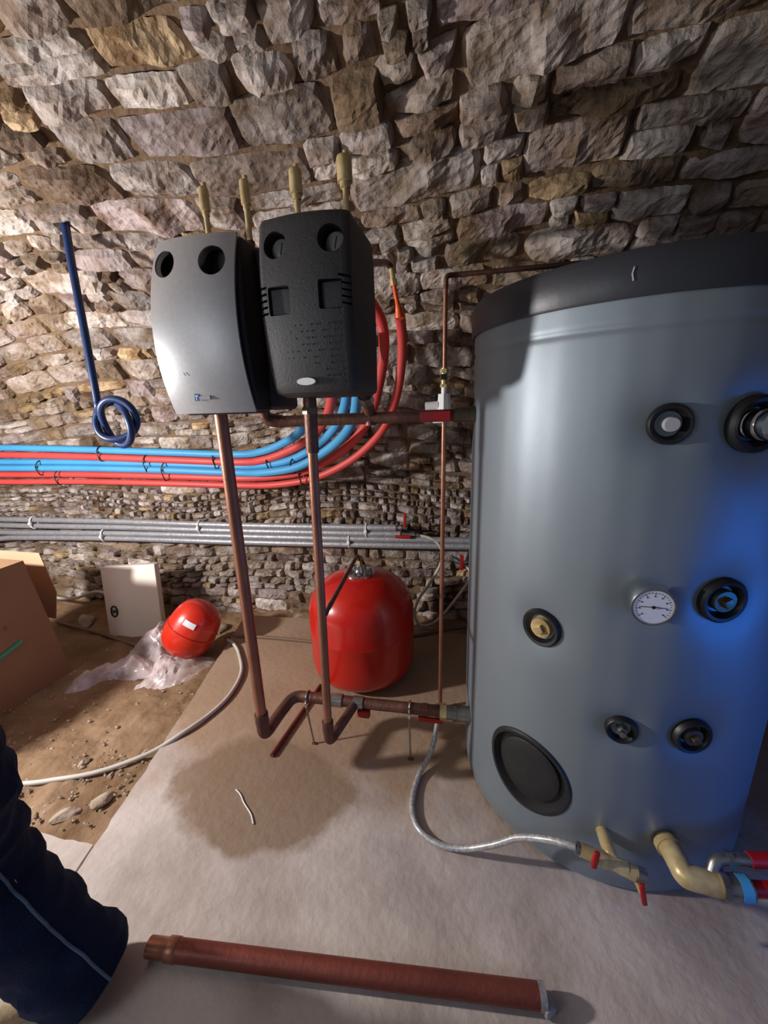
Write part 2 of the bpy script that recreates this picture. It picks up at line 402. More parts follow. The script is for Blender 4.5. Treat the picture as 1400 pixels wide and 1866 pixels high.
# ------------------------------------------------------------------ buffer tank
TC = Vector((.49, 1.53, 0)); TR = .5
tank = thing('buffer_tank', (TC.x, TC.y, 0), 'tall silver-grey insulated buffer tank with black lid beside the wall', 'tank')
def cyl(az, z, r=TR): return Vector((TC.x + r * math.cos(az), TC.y + r * math.sin(az), z))
D = math.radians
ports = [(-97.2, 1.437, .050, .020), (-77.0, 1.433, .064, .026), (-96.4, 1.003, .050, .018), (-76.4, 1.008, .062, .020), (-125.1, .849, .058, .016),
         (-98.0, .600, .046, .018), (-77.3, .602, .054, .020), (-98.6, .205, .050, .018), (-78.9, .212, .062, .022), (176, 1.455, .05, .015), (-172, .23, .05, .015)]
b = MB(); NA, NZ = 420, 300; z0, z1 = .015, 1.725
for i in range(NZ + 1):
    z = z0 + (z1 - z0) * i / NZ
    for j in range(NA):
        a = -PI + 2 * PI * j / NA; r = TR
        r += .0022 * noise.noise((math.cos(a) * 2.2, math.sin(a) * 2.2, z * .8)) + .0012 * noise.noise((math.cos(a) * 9, math.sin(a) * 9, z * .7))
        r -= .006 * math.exp(-((z - z0) / .03) ** 2) + .003 * math.exp(-((z - 1.65) / .008) ** 2)
        for pa, pz, pr, dep in ports:
            da = ((a - D(pa) + PI) % (2 * PI) - PI) * TR
            if abs(da) < .25 and abs(z - pz) < .25:
                d2 = da * da + (z - pz) ** 2; r -= dep * math.exp(-d2 / (2 * (pr * .95) ** 2))
        da = ((a - D(-126.5) + PI) % (2 * PI) - PI) * TR; dd = math.hypot(da, z - .311)
        if dd < .22: r -= .055 * max(0, min(1, (.136 - dd) / .012))
        b.v.append((TC.x + r * math.cos(a), TC.y + r * math.sin(a), z))
b.f = [(i * NA + j, i * NA + (j + 1) % NA, (i + 1) * NA + (j + 1) % NA, (i + 1) * NA + j) for i in range(NZ) for j in range(NA)]
b.f.append(tuple(range(NA))); b.f.append(tuple(NZ * NA + j for j in range(NA)))
b.build('jacket', 'jacket', tank, angle=60)
MB().lathe([(1.708, .500), (1.706, .507), (1.712, .510), (1.785, .510), (1.800, .503), (1.806, .485), (1.812, .2), (1.812, .01)], TC, seg=128).build('lid', 'lid', tank)
MB().lathe([(.0, .47), (.02, .475), (.03, .47)], TC, seg=96).build('base_ring', 'black_plastic', tank)
def conform(prof, az, z, seg=40, R=TR):
    """a round moulding that follows the tank's curve; prof = (distance from centre, height off the jacket)"""
    rings = []
    for rho, h in prof:
        rings.append([cyl(D(az) + rho * math.cos(2 * PI * j / seg) / R, z + rho * math.sin(2 * PI * j / seg), R + h) for j in range(seg)])
    m = MB(); m.ring_loft(rings, True, False); return m
def port(az, z, r, plug, pr, pm, shape='disc', dep=.0):
    m = conform([(r * 1.08, -.022), (r * 1.04, .000), (r * .93, .006), (r * .80, .004), (r * .70, -.006), (r * .62, -.020), (r * .60, -.03), (.001, -.03)], az, z)
    p = m.build('rubber_rosette', 'rubber', tank)
    out = Vector((math.cos(D(az)), math.sin(D(az)), 0)); o = cyl(D(az), z, TR - .03)
    q = MB()
    if plug == 'disc': q.lathe([(0, pr), (.040, pr), (.043, pr * .9), (.043, .001)], o, out, 28)
    if plug == 'square':
        q.lathe([(0, pr), (.028, pr), (.032, pr * .94), (.033, pr * .2), (.033, .001)], o, out, 28)
        x, y, a = frame(out); Rm = Matrix((x, y, a)).transposed() @ Matrix.Rotation(.5, 3, 'Z'); q.box(o + out * .032, (pr * .74, pr * .74, .026), Rm, .002)
    if plug == 'hex':
        q.lathe(hexp(pr, 0, .034), o, out, 6); q.lathe([(.034, pr * .62), (.046, pr * .60), (.047, .001)], o, out, 20)
    if plug == 'ribbed':
        q.lathe([(0, pr), (.02, pr), (.022, pr * .93), (.028, pr * .93), (.03, pr), (.045, pr), (.047, pr * .9), (.053, pr * .9), (.055, pr * .98), (.072, pr * .98), (.076, pr * .85), (.078, .001)], o, out, 32)
    q.build('plug', pm, p)
    return p
port(-97.2, 1.437, .044, 'disc', .0165, 'grey_print')
port(-77.0, 1.433, .060, 'ribbed', .034, 'chrome')
port(-76.4, 1.008, .056, 'square', .029, 'bronze')
port(-125.1, .849, .056, 'square', .031, 'brass')
port(-98.0, .600, .040, 'hex', .0145, 'steel')
port(-77.3, .602, .050, 'square', .0255, 'bronze')
# thermometer
out = Vector((math.cos(D(-96.4)), math.sin(D(-96.4)), 0))
aim = (out + Vector((.10, 0, -.03))).normalized(); o = cyl(D(-96.4), 1.003, TR - .02)
th = MB().lathe([(0, .030), (.022, .030), (.024, .049), (.050, .0505), (.054, .0495), (.054, .0455), (.051, .045), (.051, .001)], o, aim, 48).build('thermometer', 'chrome', tank, angle=30)
MB().lathe([(.0512, .0445), (.0520, .0445), (.0520, .001)], o, aim, 48).build('dial', 'white', th)
x, y, a = frame(aim)
m = MB()
for k in range(25):
    an = math.radians(-130 + 260 * k / 24); dr = x * math.cos(an) + y * math.sin(an); long = k % 3 == 0
    m.box(o + aim * .0524 + dr * (.037 if long else .0385), (.0013, .006 if long else .003, .0006), Matrix((aim.cross(dr), dr, aim)).transposed())
for k in range(9):
    an = math.radians(-130 + 260 * k / 8); dr = x * math.cos(an) + y * math.sin(an)
    m.lathe([(.0522, .0020), (.0527, .0020), (.0527, .0001)], o + dr * .030, aim, 8)
m.build('scale_marks', 'black_print', th)
dr = (x * .02 + y).normalized()
MB().box(o + aim * .0530 + dr * .002, (.0016, .060, .0006), Matrix((aim.cross(dr), dr, aim)).transposed()).lathe([(.0522, .004), (.0545, .004), (.0547, .001)], o, aim, 16).build('needle', 'black_print', th)
# inspection flange cover
cov = conform([(.148, -.008), (.146, .002), (.140, .007), (.131, .006), (.127, -.006), (.123, -.018), (.110, -.020), (.107, -.010), (.100, -.007), (.06, -.0105), (.001, -.011)], -126.5, .311, 64).build('inspection_cover', 'black_plastic', tank)
MB().tube([cyl(D(-109.3) , 1.765, .512), cyl(D(-109.6), 1.752, .512), cyl(D(-109.2), 1.738, .512)], .0018, seg=6).build('scuff_mark', 'grey_print', tank)

# ------------------------------------------------------------------ valves and hoses at the tank's foot
# drain tee with two red taps
dr_ = thing('drain_valve', (.44, .98, .16), 'brass drain tee with two red taps on the foot of the tank', 'valve')
MB().tube(bend([(.415, 1.06, .208), (.412, .985, .225), (.42, .955, .215), (.47, .945, .205)], .03), .0185).tube([(.33, .965, .232), (.45, .95, .212)], .0185).tube([(.385, .957, .222), (.40, .955, .219)], .020).tube([(.455, .95, .21), (.49, .945, .205)], .018).tube([(.47, .947, .207), (.487, .93, .17)], .011).build('tee_body', 'brass', dr_)
MB().tube([(.318, .967, .234), (.352, .962, .229)], .017).build('union_nut', 'steel', dr_)
MB().tube([(.474, .946, .207), (.496, .944, .204)], .020).build('union_nut', 'steel', dr_)
MB().box((.362, .936, .242), (.015, .012, .058), Matrix.Rotation(.08, 3, 'Y'), .004).build('red_lever', 'red_handle', dr_)
MB().box((.488, .925, .165), (.014, .012, .072), Matrix.Rotation(-.22, 3, 'Y'), .004).build('red_lever', 'red_handle', dr_)
h = T(spline([(-.132, 1.50, .205), (-.130, 1.47, .14), (-.150, 1.40, .05), (-.193, 1.299, .013), (-.200, 1.178, .012), (-.165, 1.095, .012), (-.090, 1.055, .013), (.000, 1.045, .030), (.090, 1.035, .085), (.165, 1.025, .150), (.235, .995, .205), (.285, .975, .230), (.318, .967, .234)], 10), .0105, seg=12).build('filling_hose', 'braid', None)
tag(h, 'pale braided hose looping over the floor from low valve to tank drain', 'hose')
# brass elbow with unions and red hoses off to the right
el = thing('elbow_fitting', (.62, .97, .20), 'large brass elbow with steel unions at right of the tank foot', 'pipe fitting')
MB().tube(bend([(.588, 1.07, .212), (.592, .975, .225), (.595, .955, .222), (.66, .950, .222), (.69, .95, .222)], .045, 8), .030, seg=22).tube([(.588, 1.05, .214), (.590, 1.03, .216)], .036).build('elbow', 'brass', el)
MB().tube([(.672, .950, .222), (.688, .950, .222)], .037, seg=8).tube([(.69, .95, .222), (.745, .952, .226)], .030, seg=20).build('union_nut', 'steel', el)
MB().tube(bend([(.66, .965, .235), (.675, .985, .268), (.72, .99, .272), (.76, .992, .275)], .02), .016).tube([(.70, .988, .271), (.715, .989, .272)], .020, seg=6).build('steel_nipple', 'steel', el)
MB().tube([(.715, .951, .2235), (.74, .952, .225)], .0315, seg=20).build('blue_tape', 'blue_pex', el)
for nm, y_, z_, lb in (('red_hose', .992, .275, 'dark red hose leaving the brass elbow rightwards, the upper one'), ('red_hose', .952, .226, 'dark red hose leaving the brass elbow rightwards, the lower one')):
    tag(T(spline([(.745 if z_ < .25 else .755, y_, z_), (.95, y_ + .03, z_ + .005), (1.25, y_ + .12, z_ - .03), (1.7, y_ + .2, .03 if z_ < .25 else .08), (2.3, y_ + .25, .03 if z_ < .25 else .08)], 8), .019).build(nm, 'dull_red' if 'dull_red' in M else 'red_handle', None), lb, 'hose', 'red hoses at the tank foot')

# ------------------------------------------------------------------ low manifold along the floor
mf = thing('tank_header_pipe', (-.4, 1.42, .23), 'horizontal copper header pipe low above the floor joining vessel risers to tank', 'pipe')
MB().tube([(-.735, 1.412, .232), (.03, 1.44, .232)], .024, seg=20).build('pipe_run', 'dark_copper', mf)
MB().tube([(-.60, 1.417, .232), (-.545, 1.419, .232)], .029, seg=20).build('coupling', 'steel', mf)
MB().tube([(-.495, 1.42, .232), (-.45, 1.422, .232)], .028, seg=20).build('coupling', 'steel', mf)
MB().tube([(-.19, 1.432, .232), (-.165, 1.433, .232)], .027).build('joint_collar', 'dark_copper', mf)
MB().tube([(-.115, 1.434, .232), (-.088, 1.435, .232)], .034, seg=8).build('brass_nut', 'brass', mf)
MB().tube([(-.088, 1.435, .232), (-.045, 1.437, .232)], .028, seg=20).tube([(-.060, 1.437, .232), (-.045, 1.437, .232)], .036, seg=8).tube([(-.045, 1.437, .232), (.01, 1.439, .232)], .032, seg=20).build('steel_union', 'steel', mf)
MB().box((-.445, 1.405, .196), (.055, .03, .035), None, .008).build('red_cap', 'red_handle', mf)
bv = thing('ball_valve', (-.13, 1.45, .19), 'small ball valve with a flat red lever under the header pipe', 'valve')
MB().tube([(-.132, 1.47, .203), (-.03, 1.45, .190)], .013).tube([(-.132, 1.50, .203), (-.132, 1.45, .203)], .011).tube([(-.06, 1.455, .193), (-.035, 1.452, .191)], .018, seg=6).build('body', 'steel', bv)
MB().box((-.155, 1.425, .190), (.105, .012, .022), None, .003).build('red_lever', 'red_handle', bv)
def riser(x, y, top, name_, label, ytop, elbow_x, side, rr, xt):
    t = thing(name_, (x, y, .20), label, 'pipe', None)
    MB().tube([(x, y, .27), (xt, ytop, top)], rr, seg=20).build('riser_tube', 'copper', t)
    if side: path = [(x, y, .29), (x, y, .215), (x + .01, 1.30, .222), (x + .03, 1.412, .232), (x + .12, 1.413, .232)]
    else: path = [(x, y, .29), (x, y, .225), (x + .02, 1.30, .226), (x + .045, 1.42, .232)]
    MB().tube(bend(path, .055, 8), rr + .004, seg=20).build('elbow', 'dark_copper', t)
    MB().tube([(x, y, .275), (x + (xt - x) * .02, y, .325)], rr + .0055, seg=20).build('joint_collar', 'dark_copper', t)
    return t
r1 = riser(-.806, 1.19, 1.50, 'copper_riser', 'thicker copper riser from floor elbow up to the silver pump housing', 1.19, 0, True, .021, -.808)
r2 = riser(-.529, 1.20, 1.53, 'copper_riser', 'thinner copper riser in front of the big red vessel, up to the black pump housing', 1.20, 0, False, .016, -.500)
MB().tube([(-.5045, 1.20, 1.36), (-.500, 1.20, 1.53)], .0205, seg=20).build('reducer', 'dark_copper', r2)
MB().tube([(-.502, 1.2, 1.48), (-.5015, 1.2, 1.50)], .025, seg=8).build('union_nut', 'bronze', r2)
# threaded-rod stands
for (x, y, xf, yf, lb) in ((-.707, 1.413, -.687, 1.42, 'thin threaded rod stand with ring at left end of header pipe'), (-.243, 1.430, -.238, 1.42, 'thin threaded rod stand with ring near the tank end of header pipe')):
    s = thing('pipe_stand', (xf, yf, 0), lb, 'pipe support', 'rod stands under the header pipe')
    MB().tube([(xf, yf - .03, .002), (x, y - .028, .205)], .0042, seg=8).build('rod', 'steel', s)
    ring = [(x, y + .028 * math.cos(k * PI / 10), .232 + .028 * math.sin(k * PI / 10)) for k in range(21)]
    MB().tube(ring, .0045, seg=8, caps=False).box((x, y - .03, .215), (.012, .010, .022), None, .002).build('clamp_ring', 'chrome', s)
    MB().box((xf, yf - .03, .003), (.022, .012, .006), None, .001).build('foot', 'dark_copper', s)

# ------------------------------------------------------------------ loose copper pieces on the floor
cp = thing('loose_copper_pipe', (-.3, .66, .03), 'thick length of copper pipe lying across the bottom foreground floor', 'pipe')
a_, b_ = Vector((-.868, .608, .0275)), Vector((.200, .728, .0275)); d_ = (b_ - a_).normalized()
pr_ = MB(); pr_.lathe([(.06, .0265), ((b_ - a_).length, .0265), ((b_ - a_).length, .0235), (.1, .0235)], a_, d_, 28, caps=False); pr_.build('tube', 'dull_copper', cp)
pr_ = MB(); pr_.lathe([(0, .0225), (-.002, .0245), (.050, .0245), (.056, .0285), (.085, .0285), (.088, .0262)], a_, d_, 28, caps=False); pr_.lathe([(.0, .0223), (.05, .0223)], a_, d_, 28, caps=False); pr_.build('end_socket', 'copper', cp)
pr_ = MB(); pr_.tube([b_ - d_ * .004, b_ + d_ * .012], .0285, seg=14); pr_.box(b_ + d_ * .012 + Vector((.004, -.012, -.010)), (.03, .035, .028), Matrix.Rotation(.5, 3, 'Z'), .007); pr_.build('taped_end', 'grey_sleeve', cp)
tag(T([(-.846, 1.284, .011), (-.800, 1.76, .011)], .0095, seg=14).build('copper_offcut', 'red_copper' if 'red_copper' in M else 'dull_copper', None, loc=(-.82, 1.5, 0)), 'thin copper offcut lying on the floor left of the big red vessel', 'pipe')
tag(T(spline([(-.915, 1.111, .004), (-.885, 1.095, .004), (-.85, 1.065, .004), (-.80, 1.03, .004), (-.771, .998, .004)], 6), .0026, seg=8).build('cable_tie_offcut', 'white', None, loc=(-.85, 1.06, 0)), 'short white zip tie offcut on the damp floor patch', 'cable tie')

# ------------------------------------------------------------------ big red expansion vessel
VC = Vector((-.600, 1.955, 0))
ev = thing('expansion_vessel', VC, 'large upright red expansion vessel behind the thin copper riser', 'vessel')
pf = [(.02, .06), (.022, .17), (.03, .225), (.05, .262), (.08, .283), (.12, .291), (.30, .292), (.305, .2935), (.315, .2935), (.32, .292), (.43, .290), (.485, .276), (.53, .247), (.57, .198), (.597, .138), (.609, .07), (.612, .02), (.612, .001)]
MB().lathe(pf, VC, seg=72).build('vessel_body', 'red_paint', ev, angle=70)
MB().lathe([(.0, .16), (.004, .165), (.05, .15), (.055, .14)], VC, seg=48).build('base_ring', 'red_paint', ev)
fl = MB().lathe([(.596, .075), (.604, .082), (.616, .082), (.622, .074), (.622, .03), (.635, .022), (.66, .020), (.662, .001)], VC, seg=40).build('top_flange', 'chrome', ev)
for k in range(6):
    an = k * PI / 3 + .3; MB().lathe(hexp(.009, .620, .634), VC + Vector((.058 * math.cos(an), .058 * math.sin(an), 0)), (0, 0, 1), 6).build('bolt', 'steel', fl)
lt = thing('connection_tube', (-.55, 1.6, .70), 'thin bent copper tube from red vessel top to the thin riser', 'pipe')
MB().tube(bend([(-.600, 1.955, .655), (-.602, 1.950, .720), (-.585, 1.82, .735), (-.512, 1.215, .775)], .03, 8), .0095, seg=12).build('tube', 'dark_copper', lt)
MB().tube([(-.600, 1.955, .655), (-.6005, 1.954, .685)], .014, seg=6).build('tail_nut', 'brass', lt)

# ------------------------------------------------------------------ small orange-red vessel lying on the earth
sv_a = Vector((.16, .12, .27)).normalized(); sv_c = Vector((-1.760, 1.98, .140))
sv = thing('small_expansion_vessel', (-1.77, 1.97, -.06), 'small glossy orange-red vessel leaning by the cream enclosure on earth', 'vessel')
R_ = .158; half = [(-.185, .001), (-.182, .04), (-.170, .085), (-.145, .122), (-.105, .147), (-.06, .157), (-.012, R_), (-.010, .163), (-.002, .163), (0, R_)]
MB().lathe(half, sv_c, sv_a, 48).build('lower_shell', 'orange_paint', sv, angle=60)
MB().lathe([(0, .155), (.05, .152), (.095, .143), (.140, .122), (.166, .090), (.180, .045), (.184, .001)], sv_c, sv_a, 48).build('upper_shell', 'orange_paint', sv, angle=60)
MB().lathe([(-.205, .001), (-.204, .012), (-.18, .012)], sv_c, sv_a, 16).build('connector', 'steel', sv)
x, y, a = frame(sv_a, Vector((-.1, -1, .5))); m = MB(); bb = len(m.v)
for i in range(5):
    for j in range(2):
        an = -.25 + .5 * i / 4 + .45; p = sv_c + a * (.058 + .035 * j) + (x * math.cos(an) + y * math.sin(an)) * (.1545 - .006 * j); m.v.append(tuple(p))
m.f = [(2 * i, 2 * i + 1, 2 * i + 3, 2 * i + 2) for i in range(4)]
m.build('label_sticker', 'white', sv)

# ------------------------------------------------------------------ pump group housings
def shell(cx, w0, z0, z1, yf, yb, bulge_y, bulge_x, rcorner, taper=0.0, nz=40, nx=30, xshift=0.0):
    """rounded housing: closed loft of horizontal outlines, front towards -Y, belly bulging"""
    rings = []
    for i in range(nz + 1):
        t = i / nz; z = z0 + (z1 - z0) * t; q = 1 - (2 * t - 1) ** 2
        e = 1.0
        dz = min(t, 1 - t) * (z1 - z0)
        inset = rcorner - math.sqrt(max(0, rcorner ** 2 - max(0, rcorner - dz) ** 2)) if dz < rcorner else 0
        hw = w0 / 2 + bulge_x * q - inset; y0 = yf - bulge_y * q + inset
        ring = []
        rc = rcorner
        # front left -> front right, rounded corners, then back
        for k in range(7):
            a = PI / 2 * k / 6; ring.append((cx - hw + rc - rc * math.cos(PI / 2 - (PI / 2 - a)) , 0, 0) if False else (cx - hw + rc * (1 - math.cos(a)), y0 + rc * (1 - math.sin(a)) if True else 0, z))
        for k in range(1, nx):
            u = k / nx; xx = cx - hw + rc + (2 * hw - 2 * rc) * u; ring.append((xx, y0 - .010 * (1 - (2 * u - 1) ** 2), z))
        for k in range(7):
            a = PI / 2 * (1 - k / 6); ring.append((cx + hw - rc * (1 - math.cos(a)), y0 + rc * (1 - math.sin(a)), z))
        hb = hw * (1 - taper)
        ring.append((cx + xshift + hb, yb, z)); ring.append((cx + xshift - hb, yb, z))
        rings.append(ring)
    return rings
def bool_cut(obj, cutters):
    for c in cutters:
        co = c.build('cutter_tool', 'hole', None, smooth=False); md = obj.modifiers.new('cut', 'BOOLEAN'); md.operation = 'DIFFERENCE'; md.object = co; md.solver = 'EXACT'
        dg = bpy.context.evaluated_depsgraph_get(); dg.update(); nm = bpy.data.meshes.new_from_object(obj.evaluated_get(dg)); obj.modifiers.clear(); old = obj.data; obj.data = nm; nm.name = old.name
        bpy.data.objects.remove(co)
    bm = bmesh.new(); bm.from_mesh(obj.data)
    for e in bm.edges: e.smooth = not (len(e.link_faces) == 2 and e.calc_face_angle(0) > math.radians(32))
    for f in bm.faces: f.smooth = True
    bm.to_mesh(obj.data); bm.free()
# silver one
g1 = thing('pump_group', (-.72, 1.2, 1.49), 'pump housing with curved silver front and two black holes, left of the pair', 'pump')
pn = MB(); 
NZp, NXp = 36, 24
fr = []; bk = []
for i in range(NZp + 1):
    t = i / NZp; z = 1.492 + .452 * t; q = 1 - (2 * t - 1) ** 2
    xl = -.882 + .026 * t - .014 * q ; xr = -.616 + .000 * t - .004 * q
    fr.append([]); 
    for j in range(NXp + 1):
        u = j / NXp; x = xl + (xr - xl) * u; y = 1.078 - .040 * q - .016 * (1 - (2 * u - 1) ** 2); fr[-1].append((x, y, z))
def plate(front, thick):
    m = MB(); n = len(front[0]); R = len(front)
    for row in front: m.v += row
    for row in front: m.v += [(p[0], p[1] + thick, p[2]) for p in row]
    o = n * R
    for i in range(R - 1):
        for j in range(n - 1):
            a = i * n + j; m.f.append((a, a + 1, a + n + 1, a + n)); m.f.append((o + a, o + a + n, o + a + n + 1, o + a + 1))
    for i in range(R - 1):
        for j in (0, n - 1): a = i * n + j; m.f.append((a, a + n, o + a + n, o + a))
    for j in range(n - 1):
        for i in (0, R - 1): a = i * n + j; m.f.append((a, a + 1, o + a + 1, o + a))
    return m
fp = plate(fr, .006).build('front_panel', 'panel', g1)
bool_cut(fp, [MB().lathe([(-.05, .0345), (.12, .0345)], (-.823, 1.02, 1.881), (0, 1, 0), 40), MB().lathe([(-.05, .0365), (.12, .0365)], (-.678, 1.0, 1.876), (0, 1, 0), 40)])
sh = MB().ring_loft(shell(-.747, .262, 1.487, 1.948, 1.098, 1.165, .040, .008, .012)).build('black_shell', 'black_plastic', g1)
bool_cut(sh, [MB().lathe([(-.05, .033), (.10, .033)], (-.823, 1.02, 1.881), (0, 1, 0), 32), MB().lathe([(-.05, .035), (.10, .035)], (-.678, 1.0, 1.876), (0, 1, 0), 32)])
MB().ring_loft(shell(-.715, .235, 1.495, 1.94, 1.165, 1.34, .0, .0, .012, .06)).build('rear_shell', 'foam', g1)
def on_panel(x, z, lift=.0030):
    t = (z - 1.492) / .452; q = 1 - (2 * t - 1) ** 2; a = -.882 + .026 * t - .014 * q; b = -.616 - .004 * q; u = (x - a) / (b - a)
    return 1.078 - .040 * q - .016 * (1 - (2 * u - 1) ** 2) - lift
tl = Matrix.Rotation(-.10, 3, 'X')
MB().box((-.778, on_panel(-.778, 1.537), 1.537), (.015, .002, .020), tl).build('blue_logo', 'blue_print', g1, smooth=False)
MB().box((-.753, on_panel(-.753, 1.536), 1.535), (.034, .002, .011), tl).build('logo_lettering', 'grey_print', g1, smooth=False)
MB().box((-.778, on_panel(-.778, 1.537, .0042), 1.541), (.010, .001, .003), tl).box((-.779, on_panel(-.778, 1.537, .0042), 1.535), (.003, .001, .012), tl).build('logo_mark', 'white', g1, smooth=False)
MB().box((-.797, on_panel(-.797, 1.60), 1.60), (.0015, .001, .010), Matrix.Rotation(-.6, 3, 'Y')).build('scratch', 'black_print', g1, smooth=False)
# black foam one
g2 = thing('pump_group', (-.4, 1.2, 1.52), 'pump housing in black moulded foam with white oval badge, right of the pair', 'pump')
bs = MB().ring_loft(shell(-.436, .244, 1.528, 1.974, 1.085, 1.32, .030, .004, .022, .10, 40, 30, .012)).build('foam_cover', 'foam', g2)
cuts = [MB().lathe([(-.05, .0345), (.085, .0315)], (-.506, 1.03, 1.897), (0, 1, 0), 36), MB().lathe([(-.05, .0345), (.085, .0315)], (-.358, 1.03, 1.899), (0, 1, 0), 36),
        MB().box((-.501, 1.05, 1.766), (.062, .05, .068), None, .007), MB().box((-.362, 1.05, 1.772), (.060, .05, .068), None, .007)]
for k in range(5):
    z = 1.732 + k * .0155
    cuts.append(MB().box((-.553, 1.05, z + .005), (.036, .09, .006), Matrix.Rotation(-.1, 3, 'Y'), .002))
    cuts.append(MB().box((-.326, 1.07, z + .018), (.030, .075, .006), Matrix.Rotation(.18, 3, 'Y'), .002))
bool_cut(bs, cuts)
for x_ in (-.506, -.358):
    g = MB().lathe([(0, .027), (-.012, .027), (-.014, .023), (-.014, .001)], (x_ + .004, 1.108, 1.894), (0, 1, 0), 28).build('thermometer_gauge', 'gauge', g2)
    MB().box((x_ + .004, 1.0925, 1.897), (.002, .001, .028), Matrix.Rotation(.25, 3, 'Y')).build('needle', 'black_print', g)
for x_, z_ in ((-.501, 1.766), (-.362, 1.772)):
    MB().box((x_, 1.069, z_), (.056, .012, .062), None, .003).build('recess_plate', 'foam', g2)
m = MB(); rr = random.Random(2)
for i in range(10):
    for j in range(12):
        if rr.random() < .55:
            X_ = -.506 + j * .0148; Z_ = 1.565 + i * .0155; t = (Z_ - 1.526) / .422; q = 1 - (2 * t - 1) ** 2
            if -.485 < X_ < -.40 and Z_ < 1.60: continue
            yy = 1.085 - .030 * q - .010 * (1 - ((X_ + .426) / .095) ** 2); m.lathe([(.002, .0022), (-.0012, .0016), (-.0014, .0002)], (X_, yy, Z_), (0, 1, 0), 6)
dm = m.build('dimples', 'foam', g2); bmj = bmesh.new(); bmj.from_mesh(bs.data); bmj.from_mesh(dm.data); bmj.to_mesh(bs.data); bmj.free(); bpy.data.objects.remove(dm)
ov = MB(); ring0 = [(-.447 + .0265 * math.cos(k * PI / 16), 1.0565 + .0, 1.567 + .0095 * math.sin(k * PI / 16)) for k in range(32)]
ov.ring_loft([[(p[0], p[1] + .012, p[2]) for p in ring0], ring0]); ov.build('oval_badge', 'white', g2)
# short pipework under and above the housings
ret = thing('return_pipe', (-.4, 1.4, 1.45), 'dark horizontal pipe under the pump housings running to the tank', 'pipe')
MB().tube(bend([(-.752, 1.36, 1.54), (-.752, 1.38, 1.452), (-.68, 1.40, 1.452), (.03, 1.46, 1.458)], .06, 8), .021, seg=20).build('pipe_run', 'dark_copper', ret)
MB().tube([(-.745, 1.386, 1.46), (-.70, 1.398, 1.452)], .0245, seg=18).build('joint_collar', 'dark_copper', ret)
MB().tube([(-.02, 1.455, 1.458), (.03, 1.46, 1.458)], .028, seg=18).build('end_coupling', 'bronze', ret)
MB().tube([(-.075, 1.446, 1.457), (-.02, 1.455, 1.458)], .025, seg=18).build('brass_union', 'bronze', ret)
MB().box((-.135, 1.405, 1.457), (.105, .012, .034), Matrix.Rotation(.0, 3, 'Y'), .003).build('red_lever', 'red_handle', ret)
MB().tube([(-.363, 1.30, 1.56), (-.365, 1.36, 1.53), (-.367, 1.425, 1.47), (-.367, 1.425, 1.43)], .020, seg=16).build('branch_tee', 'dark_copper', ret)
MB().tube([(-.363, 1.345, 1.535), (-.365, 1.375, 1.515)], .027, seg=8).build('union_nut', 'steel', ret)
# air vents on top
for (x_, y_, zb, zt, sc, lb) in ((-.775, 1.20, 1.965, 2.112, .8, 'brass air vent above the silver housing, leftmost of the four'), (-.645, 1.20, 1.965, 2.112, .8, 'brass air vent above the silver housing, nearer the black housing'),
                            (-.492, 1.20, 1.945, 2.118, 1., 'brass air vent on black housing, the left of its two'), (-.353, 1.20, 1.945, 2.128, 1.15, 'brass air vent on black housing, the tallest at right')):
    t = thing('air_vent', (x_, y_, zb), lb, 'air vent', 'brass air vents over the pump housings'); o = (x_, y_, 0)
    MB().lathe([(zb - .05, .008), (zb + .035, .008)], o, seg=14).lathe(hexp(.012 * sc, zb + .0, zb + .015), o, (0, 0, 1), 6).lathe(hexp(.010 * sc, zb + .03, zb + .045), o, (0, 0, 1), 6).build('stem', 'brass', t)
    MB().lathe([(zb + .030, .008), (zt - .072, .008), (zt - .070, .0125 * sc), (zt - .058, .0125 * sc), (zt - .057, .0175 * sc), (zt - .004, .0175 * sc), (zt, .016 * sc), (zt, .001)], o, seg=20).build('float_body', 'brass', t, angle=20)
    MB().lathe([(zt, .007), (zt + .012, .007), (zt + .012, .001)], (x_ + .004, y_, 0), seg=10).build('cap', 'brass', t, angle=20)
    if x_ < -.6: MB().lathe([(1.93, .013), (zb + .0, .013)], o, seg=14).build('tee_pipe', 'dark_copper', t)
# manifold stub right of the black housing
st = thing('stub_fitting', (-.36, 1.6, 2.02), 'small brass elbow stub beside black housing feeding the orange sleeve', 'pipe fitting')
MB().tube([(-.36, 1.36, 1.92), (-.372, 1.60, 2.0), (-.362, 1.76, 2.045), (-.348, 1.78, 2.035)], .013).build('pipe', 'dark_copper', st)
MB().tube([(-.349, 1.78, 2.045), (-.341, 1.78, 1.985)], .011).tube([(-.342, 1.78, 1.99), (-.338, 1.78, 1.965)], .016, seg=8).build('brass_end', 'brass', st)

# ------------------------------------------------------------------ thin copper pipe by the tank
tp = thing('thin_copper_pipe', (-.14, 1.72, 0), 'slim upright copper pipe left of the tank with white shut-off block', 'pipe')
MB().tube([(-.138, 1.72, .0), (-.128, 1.72, 1.42)], .010, seg=14).tube([(-.127, 1.72, 1.60), (-.125, 1.72, 1.93)], .009, seg=14).build('tube', 'copper', tp)
MB().tube(bend([(-.125, 1.72, 1.92), (-.123, 1.72, 1.968), (-.09, 1.74, 1.972), (.9, 1.80, 1.98)], .018), .0095, seg=14).build('top_branch', 'dark_copper', tp)
MB().tube([(-.1275, 1.72, 1.57), (-.127, 1.72, 1.635)], .014, seg=14).tube([(-.1275, 1.72, 1.615), (-.127, 1.72, 1.63)], .018, seg=6).tube([(-.1275, 1.72, 1.56), (-.127, 1.72, 1.572)], .018, seg=6).build('check_valve', 'brass', tp)
MB().box((-.130, 1.71, 1.60), (.024, .022, .022), None, .003).build('black_knob', 'rubber', tp)
